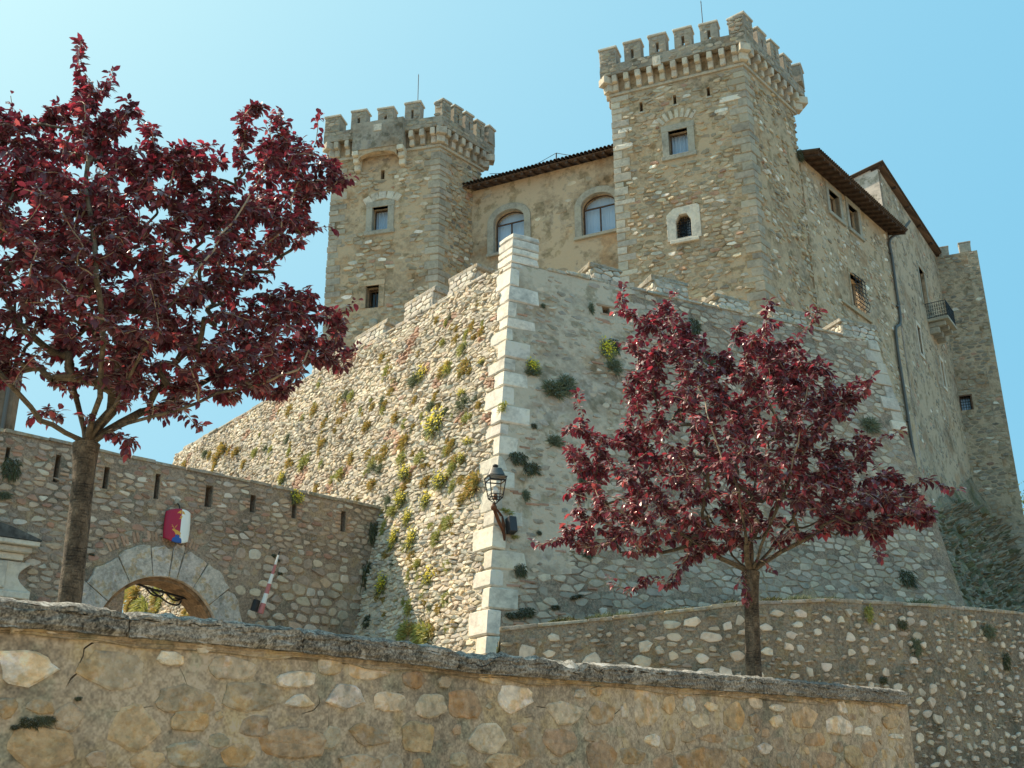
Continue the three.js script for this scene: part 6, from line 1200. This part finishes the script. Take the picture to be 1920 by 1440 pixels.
// ---------------------------------------------------------------- plants rooted in the walls
const leafyMat = new THREE.MeshPhysicalMaterial({ vertexColors: true, side: THREE.DoubleSide, roughness: 0.9, transmission: 0.35, thickness: 0, name: 'wall_plant' });
function tuftGeo(seed, cols, { n = 130, spread = 1, droop = 0.3, blade = 0.34, wide = 0.05, flower = null, nf = 0 }) {
  const rn = mulberry(seed), q = (a, b) => a + (b - a) * rn(), G = new Geo(), F = new Geo();
  for (let i = 0; i < n; i++) {
    const a = q(0, 6.283), e = q(0.05, 1.25), d = V(Math.cos(a) * Math.cos(e) * spread, Math.sin(a) * Math.cos(e) * spread + q(0, 0.35), Math.sin(e)).normalize(), L = blade * q(0.55, 1.25), o = V(q(-0.28, 0.28) * spread, q(-0.25, 0.25) * spread, q(0, 0.1));
    const s = d.clone().cross(V(q(-1, 1), q(-1, 1), q(-1, 1))).normalize(), w = wide * q(0.7, 1.3), m = o.clone().addScaledVector(d, L * 0.55), e2 = o.clone().addScaledVector(d, L).add(V(0, -droop * L * 0.6, 0)), c = cols[Math.floor(rn() * cols.length)], k = q(0.75, 1.2), cc = c.map((x) => x * k);
    const i0 = G.v(o, cc, 0, 0), i1 = G.v(m.clone().addScaledVector(s, w), cc, 0, 1), i2 = G.v(m.clone().addScaledVector(s, -w), cc, 1, 0), i3 = G.v(e2, cc, 1, 1); G.tri(i0, i1, i2); G.tri(i1, i3, i2);
  }
  for (let i = 0; i < nf; i++) {
    const a = q(0, 6.283), r = q(0.05, 0.62) * spread, o = V(Math.cos(a) * r, Math.sin(a) * r * 0.9 + 0.18, q(0.15, 0.5)), s = q(0.028, 0.055), k = q(0.8, 1.15);
    const pn = V(q(-0.6, 0.6), q(-0.2, 0.9), 1).normalize(), t1 = pn.clone().cross(UP).normalize(), t2 = t1.clone().cross(pn), ids = [F.v(o.clone().addScaledVector(pn, s * 0.4), flower.map((x) => x * k), 0, 0)];
    for (let j = 0; j < 6; j++) { const an = j / 6 * 6.283; ids.push(F.v(o.clone().addScaledVector(t1, Math.cos(an) * s).addScaledVector(t2, Math.sin(an) * s), flower.map((x) => x * k), 0, 0)); } for (let j = 0; j < 6; j++) F.tri(ids[0], ids[1 + j], ids[1 + (j + 1) % 6]);
  }
  return [G.build(), nf ? F.build() : null];
}
const ochre = [[0.48, 0.34, 0.08], [0.42, 0.34, 0.09], [0.32, 0.29, 0.08], [0.54, 0.34, 0.09]], lime = [[0.42, 0.42, 0.11], [0.31, 0.34, 0.09], [0.50, 0.46, 0.14]], grey = [[0.17, 0.20, 0.11], [0.21, 0.235, 0.14], [0.13, 0.16, 0.08]], deep = [[0.085, 0.10, 0.03], [0.12, 0.13, 0.045], [0.07, 0.08, 0.03], [0.15, 0.13, 0.06]];
const kinds = {
  ochre: [['wall_tuft', 'ochre stonecrop tuft', '', 4, (s) => tuftGeo(s, ochre, { n: 300, blade: 0.34, wide: 0.032 })]],
  lime: [['wall_tuft', 'lime green tuft', '', 3, (s) => tuftGeo(s, lime, { n: 280, blade: 0.38, wide: 0.03 })]],
  yellow: [['flowering_plant', 'yellow-flowered bushy plant', '', 3, (s) => tuftGeo(s, grey.concat(lime), { n: 300, blade: 0.5, wide: 0.026, flower: [0.86, 0.70, 0.02], nf: 120 })]],
  grey: [['wall_tuft', 'grey-green leafy tuft', '', 3, (s) => tuftGeo(s, grey, { n: 420, blade: 0.42, wide: 0.02 })]],
  deep: [['hanging_shrub', 'dark green leafy shrub', '', 3, (s) => tuftGeo(s, deep, { n: 520, blade: 0.30, wide: 0.026, droop: 0.9 })]],
};
const protoPlants = {};
for (const [k, [[, , , n, make]]] of Object.entries(kinds)) protoPlants[k] = Array.from({ length: n }, (_, i) => make(900 + i * 17 + k.length * 101));
const placeName = { lit: 'sunlit rubble face of the bastion', behind: 'bastion rubble seen through the gate arch', shaded: 'pale shaded face of the bastion beyond the lantern', gate: 'brown gate wall', street: 'fieldstone retaining wall', castle: 'castle wing eaves', foot: 'battered foot of the castle wings', bound: 'face of the dark boundary wall', bank: 'bank on top of the boundary wall' };
function plant(kind, f, u, v, size, stretch = 1, where = 'lit') {
  const [name, look] = kinds[kind][0], [g, fl] = pick(protoPlants[kind]);
  const t = thing(name, look + ' on the ' + placeName[where], 'plant', look + 's on the ' + placeName[where]);
  const p = f.at(u, v, 0.0), b = new THREE.Matrix4().makeBasis(f.u, f.v, f.n);
  t.position.copy(p); t.quaternion.setFromRotationMatrix(b); t.rotateZ(rr(-0.25, 0.25)); t.scale.set(size * rr(0.65, 1.45), size * stretch * rr(0.6, 1.35), size * rr(0.7, 1));
  part(t, 'foliage', g, leafyMat, 'stuff'); if (fl) part(t, 'flowers', fl, leafyMat, 'stuff');
}
const onFace = (kind, f, x, y, px, st, where = f === FL ? (y > 1075 && x < 420 ? 'behind' : 'lit') : f === FR ? 'shaded' : f === FGt ? 'gate' : f === FF ? 'street' : 'castle') => { const h = f.hit(x, y), q = toPixel(f.at(h[0], h[1])); plant(kind, f, h[0], h[1], px / FOC * q[2] * (kind === 'yellow' ? 1.15 : kind === 'deep' ? 1.3 : 1.45), st, where); };
for (const [k, x, y, s, st] of [
  ['yellow', 818, 800, 42, 1.3], ['yellow', 838, 695, 20], ['yellow', 790, 705, 22], ['yellow', 762, 890, 26], ['yellow', 868, 862, 26], ['yellow', 830, 905, 30, 1.2], ['yellow', 756, 940, 34], ['yellow', 768, 975, 28], ['yellow', 800, 940, 24], ['yellow', 742, 1015, 26, 1.2], ['yellow', 775, 1015, 26, 1.2], ['yellow', 805, 1085, 26, 1.2], ['yellow', 868, 740, 20], ['yellow', 905, 680, 16], ['yellow', 533, 900, 22], ['yellow', 880, 830, 22], ['yellow', 720, 1100, 34, 1.2],
  ['ochre', 888, 612, 18], ['ochre', 858, 617, 12], ['ochre', 872, 690, 22, 1.3], ['ochre', 830, 698, 18, 1.3], ['ochre', 905, 622, 14], ['ochre', 780, 750, 18], ['ochre', 745, 785, 20], ['ochre', 760, 830, 26, 1.2], ['ochre', 722, 850, 22, 1.3], ['ochre', 890, 910, 38], ['ochre', 800, 905, 26], ['ochre', 850, 835, 24], ['ochre', 690, 800, 20], ['ochre', 590, 770, 18, 1.5], ['ochre', 545, 770, 16], ['ochre', 640, 790, 18], ['ochre', 610, 830, 20], ['ochre', 420, 845, 24], ['ochre', 445, 850, 22], ['ochre', 408, 858, 22], ['ochre', 660, 860, 20], ['ochre', 700, 910, 24], ['ochre', 735, 735, 14], ['ochre', 820, 600, 12], ['ochre', 900, 760, 18], ['ochre', 870, 935, 22],
  ['lime', 945, 765, 16], ['lime', 868, 655, 16, 1.4], ['lime', 725, 700, 16, 1.6], ['lime', 660, 745, 16], ['lime', 600, 720, 14], ['lime', 700, 870, 20], ['lime', 790, 860, 22], ['lime', 755, 860, 20], ['lime', 850, 880, 22], ['lime', 820, 1010, 22], ['lime', 785, 1060, 22], ['lime', 770, 1140, 24], ['lime', 840, 980, 20], ['lime', 480, 850, 20], ['lime', 570, 870, 20], ['lime', 640, 890, 20], ['lime', 738, 960, 22], ['lime', 840, 1060, 18],
  ['lime', 760, 1190, 34], ['lime', 790, 1188, 36], ['ochre', 815, 1186, 26], ['ochre', 775, 1180, 28], ['lime', 800, 1195, 34], ['grey', 780, 715, 26], ['grey', 810, 765, 22], ['grey', 870, 760, 24], ['grey', 700, 880, 18], ['deep', 690, 1165, 22]]) onFace(k, FL, x, y, s, st);
{
  const r2 = mulberry(404); let n = 0, g = 0;
  while (n < 185 && g++ < 6000) {
    const x = 340 + r2() * 590, y = 560 + r2() * 640, h = FL.hit(x, y), p = FL.at(h[0], h[1]); if (p.y > YT - 0.8 || h[0] > FL.uv(Bc(p.y))[0] - 1.2) continue;
    const gx = FGt.hit(x, y); void gx; const below = y > 815 + x * 0.2 && x < 705; if (below) continue;
    if (N2(x * 0.012, y * 0.012) + 0.5 * N2(x * 0.04, y * 0.04) < 0.0 && r2() < 0.75) continue;
    const t = r2(); onFace(t < 0.55 ? 'ochre' : t < 0.85 ? 'lime' : 'grey', FL, x, y, 7 + 9 * r2(), 1 + 0.5 * r2()); n++;
  }
  for (let i = 0; i < 34; i++) { const x = 225 + r2() * 180, y = 1082 + r2() * 75; onFace(r2() < 0.6 ? 'lime' : 'ochre', FL, x, y, 18 + 16 * r2(), 1); }   // seen through the arch
}
for (const [k, x, y, s, st] of [['grey', 1038, 735, 34, 1.2], ['grey', 998, 700, 22], ['yellow', 998, 690, 20], ['deep', 970, 860, 24, 0.9], ['deep', 995, 880, 24, 0.9], ['grey', 1062, 725, 24, 1.3], ['deep', 1300, 615, 30, 1.4], ['deep', 1150, 650, 22, 1.3], ['yellow', 1138, 660, 26, 1.4], ['grey', 1017, 575, 10], ['grey', 1108, 580, 12, 1.6], ['grey', 1150, 690, 22], ['grey', 1040, 830, 20], ['deep', 1000, 800, 14], ['grey', 985, 930, 16], ['grey', 1090, 900, 16], ['deep', 975, 1070, 18, 1.2], ['deep', 985, 1150, 30, 0.6], ['deep', 1040, 1140, 22, 0.6], ['deep', 960, 1155, 22, 0.6], ['grey', 1330, 680, 24], ['grey', 1630, 800, 26], ['deep', 1010, 1000, 14], ['lime', 948, 962, 18], ['lime', 965, 1008, 10, 0.6], ['deep', 1080, 1120, 20, 0.6], ['deep', 1700, 1085, 26], ['grey', 1100, 1040, 16]]) onFace(k, FR, x, y, s, st);
for (const [k, x, y, s, st] of [['deep', 20, 880, 26, 1.3], ['yellow', 553, 935, 22, 1.3], ['deep', 692, 1085, 40, 1.4], ['deep', 700, 1000, 26, 1.2], ['yellow', 716, 975, 20, 1.2], ['deep', 705, 1150, 26, 1.3], ['deep', 172, 1040, 10, 0.6], ['deep', 190, 1010, 9, 0.5], ['deep', 436, 1005, 6, 0.6], ['deep', 525, 1050, 8], ['deep', 525, 1075, 8], ['deep', 513, 1042, 8], ['grey', 8, 930, 18]]) onFace(k, FGt, x, y, s, st);
for (const [k, x, y, s, st] of [['deep', 55, 1356, 26, 0.6], ['grey', 80, 1352, 22, 0.6], ['deep', 95, 1348, 20, 0.7], ['deep', 30, 1364, 18, 0.5], ['deep', 146, 1310, 14, 0.6]]) onFace(k, FF, x, y, s, st);
{
  const r3 = mulberry(77);
  for (let i = 0; i < 60; i++) { const x = 1725 + r3() * 170, y = 700 + r3() * 400, h = FW2.hit(x, y); const yy = FW2.at(h[0], h[1]).y; void yy; const k = talusAt(x, y); if (!k) continue; const ff = new Face(k, k.clone().add(FW2.u), V(0, 1, 0).addScaledVector(FW2.n, -0.3)); plant(r3() < 0.7 ? 'deep' : 'grey', ff, 0, 0, 0.35 + 0.5 * r3(), 1.1, 'foot'); }
}
onFace('deep', FW, 1497, 292, 22, 0.8);
for (const [k, x, y, z] of [['deep', 1690, 1170, 0.3], ['lime', 1626, 1142, 0.28], ['grey', 1716, 1215, 0.25], ['deep', 1655, 1275, 0.2], ['grey', 1850, 1185, 0.4], ['deep', 1885, 1240, 0.35]]) { const i = x < 1740 ? 3 : 4, a = W2pts[i], b = W2pts[i + 1], f = vface(V(a.x, 0, a.z), b), h = f.hit(x, Math.max(y, 1150)); plant(k, f, h[0], h[1], z, 1.5, 'bound'); }
for (let i = 0; i < 34; i++) { const t = rr(0.03, 0.72), k = t * (W2pts.length - 1), j = Math.floor(k), p = W2pts[j].clone().lerp(W2pts[j + 1], k - j).add(V(0, 0.02, -0.45)), ff = new Face(p, p.clone().add(V(1, 0, 0)), V(0, 0.3, -1)); plant(rnd() < 0.75 ? 'deep' : 'grey', ff, 0, 0, rr(0.25, 0.55), 1, 'bank'); }
// ---------------------------------------------------------------- tree beyond the castle at the right edge
{
  const t = thing('distant_tree', 'sunlit green tree just showing beyond the castle rear tower', 'tree'), c = P(1945, 985, 96), G = new Geo(), rn = mulberry(5), q = (a, b) => a + (b - a) * rn();
  for (let i = 0; i < 5200; i++) { const d = V(q(-1, 1), q(-1, 1), q(-1, 1)); if (d.length() > 1) continue; const p = c.clone().add(d.clone().multiplyScalar(3.2).multiply(V(1, 1.15, 1))).addScaledVector(d, N3(d.x * 3, d.y * 3, d.z * 3)); const a = V(q(-1, 1), q(-1, 1), q(-1, 1)).normalize().multiplyScalar(0.2), b = V(q(-1, 1), q(-1, 1), q(-1, 1)).normalize().multiplyScalar(0.2), k = q(0.7, 1.2), cc = [0.13 * k, 0.17 * k, 0.035 * k]; const i0 = G.v(p, cc, 0, 0), i1 = G.v(p.clone().add(a), cc, 1, 0), i2 = G.v(p.clone().add(b), cc, 0, 1); G.tri(i0, i1, i2); }
  part(t, 'crown', G.build(), leafyMat, 'stuff'); part(t, 'trunk', tube([V(c.x, 0, c.z), V(c.x + 0.2, c.y * 0.5, c.z), c], 0.28, 10, 8), M.bark);
}
renderer.render(scene, camera);
